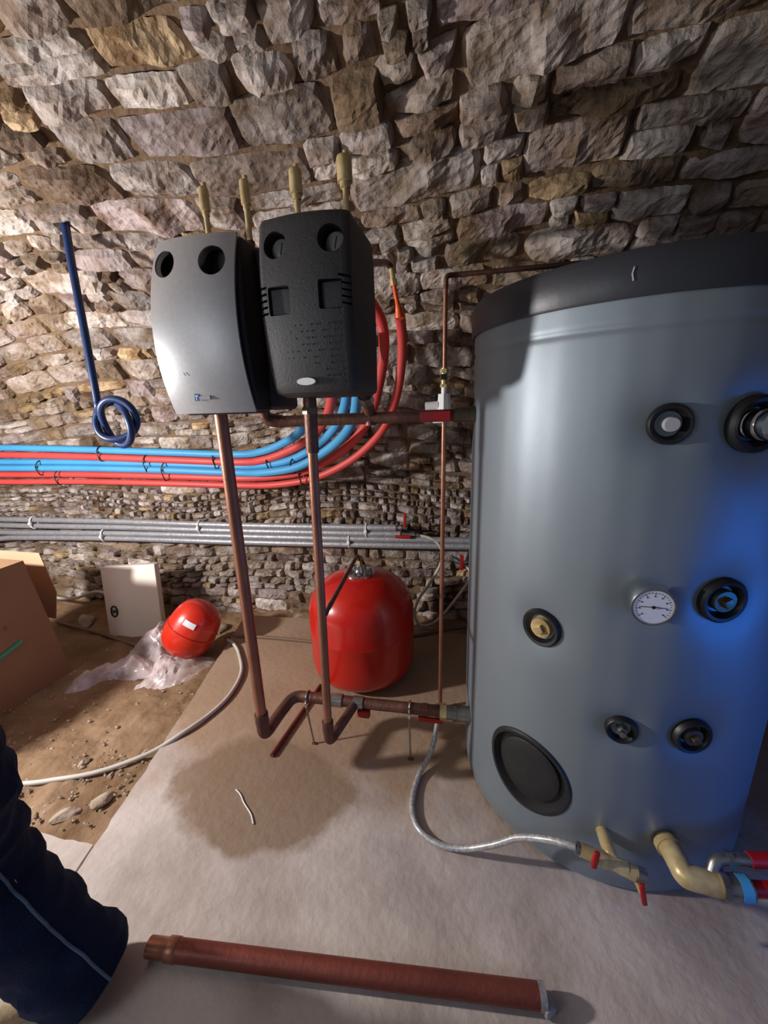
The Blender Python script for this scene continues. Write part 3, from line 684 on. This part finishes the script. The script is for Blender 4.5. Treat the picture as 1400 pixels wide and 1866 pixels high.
MB().tube([(-.128, 1.72, 1.535), (-.128, 1.72, 1.565)], .012).tube([(-.128, 1.72, 1.455), (-.128, 1.72, 1.535)], lambda t: .030 - .006 * t, seg=8).tube([(-.205, 1.715, 1.487), (-.15, 1.717, 1.490)], .0175, seg=12).box((-.150, 1.71, 1.425), (.045, .02, .012), None, .003).build('shutoff_block', 'white', tp)

# ------------------------------------------------------------------ sleeved pipes along the wall
def left_run(z0_, z1_, y=2.47):
    return [(-6.4, y, z0_ + .03), (-5.2, y, z0_ + .012), (-3.8, y, z0_), (-3.0, y, z0_ * .55 + z1_ * .45 + .010), (-2.2, y, z0_ * .2 + z1_ * .8 + .004)]
PEX = [
 ('blue_pex', 'topmost blue sleeved pipe of the wall bundle, curving up behind the black housing', 1.268, 1.205, [(-1.588, 2.45, 1.205), (-1.338, 2.375, 1.234), (-1.141, 2.3, 1.296), (-1.01, 2.225, 1.359), (-0.927, 2.15, 1.432), (-0.871, 2.075, 1.52), (-0.823, 2.0, 1.639), (-.80, 1.95, 1.80)]),
 ('red_pex', 'upper red sleeved pipe of the wall bundle, just below the topmost blue', 1.212, 1.153, [(-1.596, 2.45, 1.153), (-1.345, 2.375, 1.177), (-1.109, 2.3, 1.248), (-0.926, 2.225, 1.335), (-0.816, 2.15, 1.429), (-0.747, 2.075, 1.521), (-0.704, 2.0, 1.634), (-.69, 1.95, 1.80)]),
 ('blue_pex', 'middle blue sleeved pipe of the wall bundle, between upper red and lowest blue', 1.150, 1.122, [(-1.6, 2.45, 1.118), (-1.344, 2.367, 1.14), (-1.107, 2.283, 1.189), (-0.903, 2.2, 1.283), (-0.759, 2.117, 1.386), (-0.668, 2.033, 1.5), (-0.619, 1.95, 1.628), (-.60, 1.9, 1.8)]),
 ('blue_pex', 'lowest blue sleeved pipe of the wall bundle, just above the two lower reds', 1.103, 1.084, [(-1.606, 2.45, 1.079), (-1.345, 2.358, 1.096), (-1.067, 2.267, 1.146), (-0.846, 2.175, 1.245), (-0.694, 2.083, 1.343), (-0.6, 1.992, 1.444), (-0.545, 1.9, 1.597), (-.52, 1.86, 1.8)]),
 ('red_pex', 'second lowest red sleeved pipe of the bundle, rising close beside the black housing', 1.046, 1.036, [(-1.612, 2.45, 1.036), (-1.28, 2.378, 1.064), (-1.014, 2.306, 1.118), (-0.802, 2.233, 1.221), (-0.641, 2.161, 1.336), (-0.538, 2.089, 1.467), (-0.477, 2.017, 1.599), (-0.431, 1.944, 1.74), (-0.428, 1.90, 1.86), (-0.47, 1.84, 1.95)]),
 ('red_pex', 'outermost and lowest red sleeved pipe, sweeping widest up to an orange end', .990, .990, [(-1.619, 2.45, .990), (-1.286, 2.378, 1.012), (-0.981, 2.306, 1.07), (-0.737, 2.233, 1.173), (-0.564, 2.161, 1.29), (-0.452, 2.089, 1.409), (-0.379, 2.017, 1.556), (-0.339, 1.944, 1.711), (-0.326, 1.872, 1.816), (-0.32, 1.8, 1.857)]),
]
for i, (mt, lb, za, zb, pts) in enumerate(PEX):
    yo = (0, 0, .030, 0, .030, 0)[i]; p = [(q[0], q[1] + yo, q[2]) for q in left_run(za, zb) + pts]
    nm = 'blue_sleeved_pipe' if mt == 'blue_pex' else 'red_sleeved_pipe'
    root = thing(nm, (-2.0, 2.47, zb), lb, 'pipe', 'sleeved plastic pipes along the wall')
    MB().tube(spline(p, 10), .0262 if i < 5 else .0225, seg=14, rib=.0012).build('corrugated_sleeve', mt, root)
    if i == 5: MB().tube(spline([(-.3205, 1.80, 1.855), (-.322, 1.785, 1.885), (-.330, 1.78, 1.925), (-.338, 1.78, 1.975)], 6), lambda t: .021 - .012 * min(1, t * 1.8), seg=14).build('orange_inner_pipe', 'orange_pex', root)
# black ties
TIES = [(-2.722, [1.245, 1.185], 'black tie round the top blue and red pipes, under the knotted hose'), (-3.33, [1.135, 1.075], 'black tie round the middle blue pipes, near the left edge'),
        (-2.332, [1.178, 1.10], 'black tie on upper red pipe, midway between knotted hose and thick riser'), (-2.19, [1.12, 1.04], 'black tie round lower blue and red pipes, above the cream enclosure'),
        (-1.76, [1.20, 1.13], 'black tie round the top pipes, just left of the thick riser'), (-3.17, [1.06, 1.0], 'black tie round the two lowest red pipes, nearest the left edge'),
        (-1.30, [1.18, 1.14], 'black tie on the upper red pipe, between the two risers'), (-1.10, [1.175, 1.13], 'black tie on a blue pipe, just left of the thin riser'), (-1.05, [1.12, 1.06], 'black tie on lower red pipes, touching the thin riser in view')]
for x_, zz_, lb in TIES:
    y_ = 2.47 if x_ < -1.62 else (2.37 if x_ < -1.2 else 2.30); zc, hh = (zz_[0] + zz_[1]) / 2, (zz_[0] - zz_[1]) / 2 + .026
    ring = [(x_ + .004 * math.sin(k), y_ + .038 * math.cos(k * PI / 12), zc + hh * math.sin(k * PI / 12)) for k in range(25)]
    tag(T(ring, .0046, seg=6, caps=False).box((x_, y_ - .028, zc + hh * .2), (.012, .008, .010)).build('black_cable_tie', 'black_cable', None, loc=(x_, y_, zc)), lb, 'cable tie', 'black ties round the coloured pipes')
GP = [('top grey sleeved pipe of the lower wall run, ending at an upright red tap', [(-6.4, 2.52, .66), (-4.9, 2.52, .662), (-3.99, 2.51, .656), (-2.8, 2.50, .676), (-1.70, 2.49, .684), (-.495, 2.49, .708)]),
      ('second grey sleeved pipe from the top, ending at a flat red tap', [(-6.4, 2.52, .61), (-4.9, 2.52, .61), (-3.99, 2.51, .601), (-2.8, 2.50, .628), (-1.70, 2.49, .643), (-.465, 2.49, .665)]),
      ('third grey sleeved pipe from the top, running on behind the tank', [(-6.4, 2.52, .55), (-4.9, 2.52, .54), (-3.99, 2.51, .536), (-2.8, 2.50, .576), (-1.70, 2.49, .600), (-.6, 2.49, .624), (.20, 2.49, .644)]),
      ('lowest grey sleeved pipe of the wall run, running on behind the tank', [(-6.4, 2.52, .38), (-4.9, 2.52, .42), (-4.15, 2.51, .462), (-3.85, 2.51, .492), (-2.8, 2.50, .533), (-1.70, 2.49, .556), (-.6, 2.49, .582), (.20, 2.49, .606)])]
for lb, p in GP:
    tag(T(spline(p, 10), .0225, seg=14, rib=.0006).build('grey_sleeved_pipe', 'grey_sleeve', None, loc=(-2, 2.5, p[2][2])), lb, 'pipe', 'grey sleeved pipes low on the wall')
for x_, z_, lb in ((-3.589, .640, 'white pipe clip on the grey pipes, nearest the left edge'), (-2.893, .555, 'white pipe clip on lower two grey pipes, above the cream enclosure'), (-1.991, .660, 'white pipe clip on upper grey pipes, left of the thick riser'),
                   (-.70, .682, 'white pipe clip on upper grey pipes, above the big red vessel'), (-.825, .600, 'white pipe clip on lower grey pipes, right of the thin riser')):
    s = thing('pipe_clip', (x_, 2.5, z_), lb, 'pipe clip', 'white clips holding the grey pipes'); m = MB()
    m.tube([(x_, 2.495 + .033 * math.cos(k * PI / 12), z_ + .049 * math.sin(k * PI / 12)) for k in range(25)], .0055, seg=8, caps=False).build('strap', 'white', s)
    MB().box((x_, 2.462, z_), (.020, .018, .022), None, .003).build('clip_head', 'white', s)
v = thing('tap', (-.44, 2.49, .71), 'isolating tap with upright red lever on top grey pipe', 'valve')
MB().tube([(-.50, 2.49, .708), (-.42, 2.49, .71)], .015, seg=12).tube([(-.475, 2.49, .708), (-.455, 2.49, .71)], .022, seg=8).build('body', 'steel', v)
MB().box((-.430, 2.455, .770), (.018, .012, .095), None, .003).build('red_lever', 'red_handle', v)
v = thing('tap', (-.44, 2.49, .66), 'isolating tap with flat red lever on second grey pipe', 'valve')
MB().tube([(-.47, 2.49, .665), (-.34, 2.49, .662)], .014, seg=12).tube([(-.40, 2.49, .664), (-.37, 2.49, .664)], .021, seg=8).build('body', 'steel', v)
MB().box((-.445, 2.455, .658), (.105, .012, .020), None, .003).build('red_lever', 'red_handle', v)
v = thing('tap', (-.05, 2.45, .48), 'isolating tap with upright red lever close to tank edge', 'valve')
MB().tube([(-.13, 2.49, .52), (-.04, 2.47, .47)], .014, seg=12).tube([(-.11, 2.49, .505), (-.09, 2.485, .495)], .021, seg=8).build('body', 'steel', v)
MB().box((-.062, 2.44, .505), (.022, .012, .10), None, .003).build('red_lever', 'red_handle', v)
tag(T(spline([(-.34, 2.49, .662), (-.26, 2.48, .645), (-.20, 2.47, .59), (-.20, 2.47, .48), (-.27, 2.45, .34), (-.345, 2.44, .22), (-.372, 2.43, .11), (-.33, 2.42, .045), (-.26, 2.42, .055), (-.19, 2.42, .12), (-.10, 2.42, .25), (-.02, 2.43, .38), (-.012, 2.44, .45), (-.04, 2.46, .475)], 10), .009, seg=10).build('filling_hose', 'white_hose', None), 'pale looped hose hanging on the stones between big red vessel and tank', 'hose')
tag(T(spline([(-3.9, 2.35, .10), (-3.3, 2.38, .02), (-3.0, 2.42, .09), (-2.75, 2.40, .03), (-2.45, 2.40, -.07)], 8), .012, seg=10).build('cable_duct', 'white_hose', None), 'pale hose running from the cardboard box to behind the cream enclosure', 'hose')
tag(T(spline([(-3.2, 2.2, -.08), (-2.7, 2.12, -.085), (-2.2, 2.02, -.085), (-1.9, 1.99, -.075)], 8), .011, seg=10).build('floor_hose', 'brown_cable', None), 'muddy hose lying on earth in front of the cream enclosure', 'hose')
tag(T(spline([(-1.65, 2.15, -.03), (-1.53, 2.13, .010), (-1.4, 2.14, .014), (-1.15, 2.15, .012), (-.9, 2.16, .012), (-.6, 2.26, .012), (-.343, 2.34, .012), (-.15, 2.44, .02), (.1, 2.52, .03)], 8), .010, seg=10).build('floor_cable', 'brown_cable', None), 'brown-grey cable along the slab behind the big red vessel', 'cable')
tag(T(spline([(-1.62, 2.12, -.02), (-1.52, 2.04, .014), (-1.425, 1.952, .014), (-1.302, 1.783, .014), (-1.258, 1.604, .014), (-1.274, 1.459, .014), (-1.327, 1.323, .014), (-1.42, 1.21, -.01), (-1.566, 1.095, -.018), (-1.722, 1.022, -.018), (-1.90, .965, -.018), (-2.3, .90, -.015)], 10), .0105, seg=12).build('white_floor_hose', 'white_hose', None), 'long white hose curving from the slab corner across the earth, left', 'hose')

# ------------------------------------------------------------------ knotted dark blue pipe hanging from the vault
kc = Vector((-1.655, 1.62, 1.462)); R0 = .092; kn = []
for k in range(131):
    t = -PI * .80 + (4 * PI + .9) * k / 130 * .92; rad = R0 + .020 * math.cos(1.5 * t + .4)
    kn.append(kc + Vector((rad * math.cos(t + PI), .020 * math.sin(1.5 * t + .4), rad * math.sin(t + PI) * 1.0)))
top = [Vector((-1.735, 1.64, 2.36)), Vector((-1.738, 1.63, 2.15)), Vector((-1.733, 1.62, 1.9)), Vector((-1.729, 1.61, 1.7)), Vector((-1.728, 1.605, 1.58)), Vector((-1.726, 1.60, 1.52))]
kp = kn
kk = thing('hanging_blue_pipe', (-1.7, 1.61, 1.45), 'dark blue plastic pipe hanging from the vault with its end tied in a knot', 'pipe')
# a real overhand-style wrap: stem goes down the left side, twice round, and out below
loop = []
for k in range(0, 97):
    t = PI - .35 + 2 * PI * 2.12 * k / 96; w_ = k / 96
    rad = R0 * (1.02 - .0 * w_) + .017 * math.cos(1.5 * (t - PI) + .3)
    loop.append(kc + Vector((rad * math.cos(t), -.018 * math.sin(1.5 * (t - PI) + .3) - .006, rad * math.sin(t))))
full = spline([tuple(p) for p in top], 6)[:-1] + [loop[0]] + loop[1:]
MB().tube(spline([tuple(p) for p in full[::2]], 3), .0165, seg=12).build('pipe', 'blue_hose', kk)

# ------------------------------------------------------------------ cream enclosure, cardboard box, plastic film, loose stones
en = thing('electrical_enclosure', (-2.42, 2.25, -.09), 'cream metal enclosure with round lock leaning on the stone wall', 'cabinet')
lean = Matrix.Rotation(.24, 3, 'Z') @ Matrix.Rotation(-.14, 3, 'X') @ Matrix.Rotation(-.02, 3, 'Y') @ Matrix.Rotation(-.30, 3, 'Z') @ Matrix.Rotation(.30, 3, 'Z'); ec = Vector((-2.44, 2.22, .155))
MB().box(ec + lean @ Vector((0, .022, 0)), (.390, .045, .54), lean, .008).build('case', 'cream', en)
MB().box(ec + lean @ Vector((0, -.012, 0)), (.395, .022, .545), lean, .006).build('door', 'cream', en)
lk = MB().tube([ec + lean @ Vector((-.135 + .022 * math.cos(k * PI / 8), -.026, -.065 + .040 * math.sin(k * PI / 8))) for k in range(17)], .006, seg=8, caps=False).build('lock_ring', 'rubber', en)
MB().lathe([(0, .014), (.008, .014), (.009, .001)], ec + lean @ Vector((-.135, -.022, -.065)), lean @ Vector((0, -1, 0)), 16).build('lock', 'steel', en)
bx = thing('cardboard_box', (-2.75, 1.3, -.08), 'big brown cardboard box with teal tape mark at the left edge', 'box')
def quad(m, pts, th, n):
    n = Vector(n).normalized() * th; b = len(m.v); m.v += [tuple(p) for p in pts] + [tuple(Vector(p) + n) for p in pts]
    k = len(pts); m.f += [tuple(b + i for i in range(k)), tuple(b + k + i for i in reversed(range(k)))] + [(b + i, b + (i + 1) % k, b + k + (i + 1) % k, b + k + i) for i in range(k)]
xb_, xt_ = -2.455, -2.475
m = MB(); quad(m, [(xb_, 1.70, -.085), (xb_, .78, -.03), (xt_, .78, .71), (xt_, 1.615, .715)], .006, (-1, 0, 0)); quad(m, [(xb_, .78, -.03), (-3.15, .78, -.03), (-3.15, .78, .71), (xt_, .78, .71)], .006, (0, 1, 0))
quad(m, [(xb_, 1.70, -.085), (-3.15, 1.72, -.09), (-3.15, 1.635, .715), (xt_, 1.615, .715)], .006, (0, -1, 0)); quad(m, [(-3.15, .78, -.03), (-3.15, 1.72, -.09), (-3.15, 1.635, .715), (-3.15, .78, .71)], .006, (1, 0, 0))
quad(m, [(xt_, .78, .71), (xt_, 1.615, .715), (-3.15, 1.635, .715), (-3.15, .78, .71)], .006, (0, 0, -1)); quad(m, [(xb_, 1.70, -.084), (-3.15, 1.72, -.089), (-3.15, .78, -.03), (xb_, .78, -.03)], .006, (0, 0, 1))
m.build('carton', 'card', bx, smooth=False)
m = MB(); quad(m, [(-3.14, 1.64, .712), (-2.478, 1.62, .712), (-2.535, 1.80, .700), (-2.47, 1.90, .10), (-3.14, 1.92, .10), (-3.2, 1.82, .70)], .005, (0, 0, 1))
m = MB(); quad(m, [(-3.2, 1.80, .685), (-2.55, 1.755, .700), (-2.56, 1.80, .42), (-2.68, 1.84, .20), (-3.2, 1.88, .20)], .005, (0, 1, .2)); m.build('side_flap', 'card_lit', bx, smooth=False)
m = MB(); x_ = -2.4555
quad(m, [(x_ - .004, 1.34, .238), (x_ - .004, 1.345, .258), (x_ - .005, 1.49, .292), (x_ - .005, 1.49, .270)], .004, (1, 0, 0)); m.build('teal_tape', 'teal', bx, smooth=False)
m = MB()
for k, (y_, z_) in enumerate([(1.43, .38)]): quad(m, [(-2.4605, y_, z_), (-2.4605, y_ + .004, z_ + .028), (-2.4605, y_ + .010, z_ + .028), (-2.4605, y_ + .006, z_)], .002, (1, 0, 0))
m.build('faint_print', mat('faint_red_print', srgb(150, 80, 60), .8), bx, smooth=False)

def film():
    # crumpled translucent film: two overlapping lobes draped from the enclosure foot over the earth
    m = MB()
    def lobe(corners, n1, n2, hfun, seed):
        b = len(m.v); A, B, C_, D_ = [Vector(c) for c in corners]
        for i in range(n1 + 1):
            for j in range(n2 + 1):
                u, v = i / n1, j / n2; p = (A * (1 - u) + B * u) * (1 - v) + (D_ * (1 - u) + C_ * u) * v
                e = min(u, 1 - u, v, 1 - v) * 4; e = min(1, e)
                q = p * 1.0
                q.x += .05 * noise.noise((p.x * 6, p.y * 6, seed)); q.y += .05 * noise.noise((p.x * 6, p.y * 6, seed + 5))
                z = hfun(u, v) * (e ** .5) + .045 * e * abs(noise.noise((p.x * 12, p.y * 12, seed + 2))) + .02 * abs(noise.noise((p.x * 30, p.y * 30, seed)))
                q.z = p.z + z; m.v.append(tuple(q))
        for i in range(n1):
            for j in range(n2):
                a = b + i * (n2 + 1) + j; m.f.append((a, a + 1, a + n2 + 2, a + n2 + 1))
    lobe([(-2.24, 1.88, -.09), (-2.18, 2.16, -.06), (-1.92, 2.14, -.06), (-1.86, 1.80, -.09)], 34, 34, lambda u, v: .17 * math.sin(PI * v) ** .7 * math.sin(PI * u) ** .6, 3)
    lobe([(-2.32, 1.52, -.085), (-2.40, 1.62, -.085), (-2.02, 1.92, -.08), (-1.92, 1.74, -.08)], 26, 40, lambda u, v: .06 * math.sin(PI * u) + .03 * v, 9)
    lobe([(-1.92, 1.60, -.075), (-2.0, 1.92, -.075), (-1.60, 1.98, -.065), (-1.60, 1.74, -.07)], 30, 30, lambda u, v: .07 * math.sin(PI * u) * math.sin(PI * v) + .05 * u * (1 - v), 14)
    o = m.build('plastic_film', 'film', None, angle=25, loc=(-2.0, 1.85, -.08))
    tag(o, 'crumpled translucent pinkish plastic film on earth before the small vessel', 'plastic sheet')
film()
def rock(x, y, s, seed, nm='loose_stone'):
    bm = bmesh.new(); bmesh.ops.create_icosphere(bm, subdivisions=3, radius=1); rg = random.Random(seed)
    planes = [(Vector((rg.uniform(-1, 1), rg.uniform(-1, 1), rg.uniform(-1, 1))).normalized(), rg.uniform(.55, .85)) for _ in range(9)]
    sx, sy, sz = s * rg.uniform(.8, 1.4), s * rg.uniform(.6, 1), s * rg.uniform(.4, .65); rot = Matrix.Rotation(rg.uniform(0, 6), 3, 'Z')
    for v in bm.verts:
        for n, d in planes:
            k = v.co.dot(n)
            if k > d: v.co -= n * (k - d)
        v.co = rot @ Vector((v.co.x * sx, v.co.y * sy, v.co.z * sz)) * (1 + .06 * noise.noise(v.co * 3))
    me = bpy.data.meshes.new(nm); bm.to_mesh(me); bm.free(); me.materials.append(M['rock'])
    o = bpy.data.objects.new(nm, me); COL.objects.link(o); o.location = (x, y, gz(x, y) + sz * .35); return o
RK = [(-1.545, .905, .040, 'large pale loose stone near the slab joint, leftmost of the two largest'), (-1.455, .985, .042, 'large flat loose stone on earth beside the slab edge'),
      (-1.664, 1.035, .014, 'tiny pale stone chip just below the white hose'), (-1.66, .925, .017, 'small stone chip left of the large pale stones'),
      (-1.70, 1.12, .03, 'rounded loose stone above the white hose on the earth'), (-1.46, 1.22, .026, 'loose stone against the slab edge above the white hose'),
      (-1.52, 1.09, .022, 'small loose stone under the bend of the white hose'), (-2.05, 1.98, .035, 'loose stone behind the plastic film'), (-3.0, 2.28, .09, 'large loose stone at the wall foot left of the enclosure'),
      (-2.80, 2.36, .06, 'loose stone at the wall foot touching the enclosure'), (-1.50, 2.32, .06, 'loose stone at the wall foot behind the thick riser'), (-1.85, 2.33, .06, 'loose stone at the wall foot behind the small vessel'),
      (-.95, 2.52, .05, 'loose stone at the wall foot left of the big red vessel'), (-1.25, 2.5, .07, 'broad loose stone at wall foot between the risers')]
for k, (x_, y_, s_, lb) in enumerate(RK): tag(rock(x_, y_, s_, 100 + k), lb, 'stone', 'loose stones on the earth')

def gravel():
    m = MB(); rg = random.Random(5)
    for _ in range(520):
        x_ = rg.uniform(-2.6, -1.38) if rg.random() < .8 else rg.uniform(-3.2, -1.5); y_ = rg.uniform(.85, 2.3) if rg.random() < .5 else rg.uniform(.84, 1.25)
        if x_ > -1.36 - .28 * max(0, (y_ - 1.27)) - .03 * rg.random(): continue
        s_ = rg.uniform(.003, .011); c = Vector((x_, y_, gz(x_, y_) + s_ * .3 + .006)); b = len(m.v)
        for d in ((1, 0, 0), (0, 1, 0), (-1, 0, 0), (0, -1, 0), (0, 0, .7), (0, 0, -.7)): m.v.append(tuple(c + Vector(d) * s_ * rg.uniform(.6, 1.4)))
        m.f += [(b + i, b + (i + 1) % 4, b + 4) for i in range(4)] + [(b + (i + 1) % 4, b + i, b + 5) for i in range(4)]
    tag(m.build('gravel', 'rock', None, smooth=False, loc=(-1.9, 1.3, -.05)), 'tiny pale stone chips scattered over the brown earth', 'gravel', None, 'stuff')
gravel()

# ------------------------------------------------------------------ person at the left edge
pe = thing('person', (-1.2, .42, 0), 'person at left edge in baggy navy work trousers with a pale seam, mid-step', 'person')
def loft_limb(m, path, seg=40, fold=.012, seed=0, cap=False, n=8):
    P = spline([p[:3] for p in path], n); Rr = np.interp(np.linspace(0, len(path) - 1, len(P)), range(len(path)), [p[3] for p in path]); rings = []
    x = None
    for i, p in enumerate(P):
        t = (P[min(i + 1, len(P) - 1)] - P[max(i - 1, 0)]).normalized()
        x = frame(t, (1, 0, 0))[0] if x is None else (x - t * x.dot(t)).normalized(); y = t.cross(x); ring = []
        for j in range(seg):
            a = 2 * PI * j / seg; q = p + (x * math.cos(a) + y * math.sin(a)) * Rr[i]
            d = fold * (noise.noise((q.x * 9, q.y * 9, q.z * 16 + seed)) + .5 * noise.noise((q.x * 20, q.y * 20, q.z * 34 + seed)))
            ring.append(p + (x * math.cos(a) + y * math.sin(a)) * (Rr[i] + d))
        rings.append(ring)
    m.ring_loft(rings, True, cap); return P
def skin(name, verts, edges, mt, sub=2, root=0, parent=None):
    off = root_loc(parent); me = bpy.data.meshes.new(name); me.from_pydata([tuple(Vector(v[:3]) - off) for v in verts], edges, []); me.materials.append(M[mt])
    o = bpy.data.objects.new(name, me); COL.objects.link(o); o.parent = parent
    o.modifiers.new('skin', 'SKIN')
    for i, v in enumerate(verts): me.skin_vertices[0].data[i].radius = (v[3], v[4] if len(v) > 4 else v[3]); me.skin_vertices[0].data[i].use_root = (i == root)
    s = o.modifiers.new('sub', 'SUBSURF'); s.levels = s.render_levels = sub
    for f in me.polygons: f.use_smooth = True
    o.modifiers['skin'].use_smooth_shade = True; return o
HX, HY = -1.28, .14
bv_ = [(HX, HY, .98, .13, .10), (HX - .02, HY, 1.16, .13, .09), (HX - .02, HY + .02, 1.36, .16, .10), (HX - .02, HY + .03, 1.47, .07, .07), (HX - .02, HY + .05, 1.54, .055), (HX - .01, HY + .07, 1.61, .075, .085), (HX - .01, HY + .08, 1.70, .075, .09), (HX - .01, HY + .07, 1.76, .05),
       (-1.10, .32, .92, .085), (-1.13, .46, .55, .055), (-.99, .50, .10, .042),
       (-1.40, .04, .92, .085), (-1.44, .06, .50, .055), (-1.46, .0, .10, .042),
       (HX + .17, HY + .06, 1.44, .055), (HX + .27, HY + .02, 1.18, .040), (HX + .22, HY + .22, .98, .030), (HX + .20, HY + .29, .92, .032, .018),
       (HX - .20, HY - .02, 1.44, .055), (HX - .28, HY - .08, 1.16, .040), (HX - .24, HY + .06, .92, .030), (HX - .23, HY + .12, .85, .032, .018),
       (HX - .01, HY + .175, 1.645, .014)]
be_ = [(0, 1), (1, 2), (2, 3), (3, 4), (4, 5), (5, 6), (6, 7), (0, 8), (8, 9), (9, 10), (0, 11), (11, 12), (12, 13), (2, 14), (14, 15), (15, 16), (16, 17), (2, 18), (18, 19), (19, 20), (20, 21), (6, 22)]
for w_i in (17, 21):
    wv = bv_[w_i]
    for k, dx in enumerate((-.026, -.009, .009, .026)):
        L_ = (.055, .066, .062, .048)[k]; i0 = len(bv_)
        bv_ += [(wv[0] + dx, wv[1] + .03, wv[2] - .025, .010), (wv[0] + dx * 1.05, wv[1] + .03 + L_ * .4, wv[2] - .025 - L_ * .45, .009), (wv[0] + dx, wv[1] + .03 + L_ * .45, wv[2] - .025 - L_, .008)]
        be_ += [(w_i, i0), (i0, i0 + 1), (i0 + 1, i0 + 2)]
    i0 = len(bv_); sg = 1 if w_i == 21 else -1
    bv_ += [(wv[0] + sg * .045, wv[1] + .02, wv[2] - .02, .011), (wv[0] + sg * .05, wv[1] + .045, wv[2] - .055, .009)]; be_ += [(w_i, i0), (i0, i0 + 1)]
skin('body', bv_, be_, 'skin', 2, 0, pe)
m = MB()
leg = [(-1.06, .33, 1.00, .14), (-1.045, .41, .84, .122), (-1.09, .45, .67, .108), (-1.14, .465, .52, .102), (-1.135, .475, .40, .106), (-1.085, .485, .27, .110), (-1.025, .50, .15, .108), (-.972, .515, .045, .098)]
LP = loft_limb(m, leg, fold=.020, seed=2)
loft_limb(m, [(-1.36, .06, 1.00, .15), (-1.41, .05, .84, .13), (-1.44, .06, .5, .11), (-1.45, .03, .25, .10), (-1.46, .0, .06, .105)], fold=.02, seed=8)
loft_limb(m, [(HX, HY, 1.06, .175), (HX + .03, HY + .02, .98, .20), (HX + .04, HY + .03, .88, .19)], fold=.01, seed=4, cap=True)
tr = m.build('trousers', 'denim', pe, angle=180)
sm = []
for i, p in enumerate(LP):
    t = (LP[min(i + 1, len(LP) - 1)] - LP[max(i - 1, 0)]).normalized(); side = Vector((.9, -.12, .62)); side = (side - t * side.dot(t)).normalized()
    rr = float(np.interp(i, [k * 8 for k in range(len(leg))], [q[3] for q in leg])); q = p + side * rr
    d = .020 * (noise.noise((q.x * 9, q.y * 9, q.z * 16 + 2)) + .5 * noise.noise((q.x * 20, q.y * 20, q.z * 34 + 2))); sm.append(p + side * (rr + d + .0005))
MB().tube(sm, .0035, seg=8).build('side_seam', 'seam', tr)
m = MB(); loft_limb(m, [(HX, HY, 1.02, .20), (HX - .02, HY, 1.2, .19), (HX - .02, HY + .02, 1.36, .20), (HX - .02, HY + .03, 1.46, .13), (HX - .02, HY + .04, 1.51, .07)], fold=.012, seed=11)
loft_limb(m, [(HX + .14, HY + .05, 1.43, .085), (HX + .26, HY + .02, 1.18, .065), (HX + .225, HY + .20, 1.0, .048)], fold=.01, seed=5)
loft_limb(m, [(HX - .17, HY - .01, 1.43, .085), (HX - .28, HY - .08, 1.16, .065), (HX - .245, HY + .04, .94, .048)], fold=.01, seed=6)
m.build('jacket', 'denim', pe, angle=180)
m = MB(); m.sphere((HX - .01, HY + .055, 1.70), .112, sc=(.93, 1, 1.05)); m.build('hair', 'hair', pe)
for (x_, y_, an) in ((-1.02, .47, 3.5), (-1.47, -.03, 1.2)):
    dx, dy = math.cos(an), math.sin(an); m = MB(); prof_ = [(-.07, .030, .085), (-.04, .038, .10), (.02, .040, .095), (.08, .043, .070), (.14, .044, .055), (.18, .034, .045), (.20, .012, .028)]
    rings = []
    for s_, w2, h2 in prof_:
        rings.append([(x_ + dx * s_ - dy * w2 * math.cos(k * PI / 8), y_ + dy * s_ + dx * w2 * math.cos(k * PI / 8), .018 + max(0, h2 * (.5 + .5 * math.sin(k * PI / 8)))) for k in range(16)])
    m.ring_loft(rings); sh_ = m.build('shoe', 'shoe', pe)
    m = MB(); rings = []
    for s_, w2, h2 in prof_: rings.append([(x_ + dx * s_ * 1.02 - dy * w2 * 1.08 * c, y_ + dy * s_ * 1.02 + dx * w2 * 1.08 * c, z_) for c, z_ in ((-1, .001), (1, .001), (1, .022), (-1, .022))])
    m.ring_loft(rings); m.build('sole', 'sole', sh_)
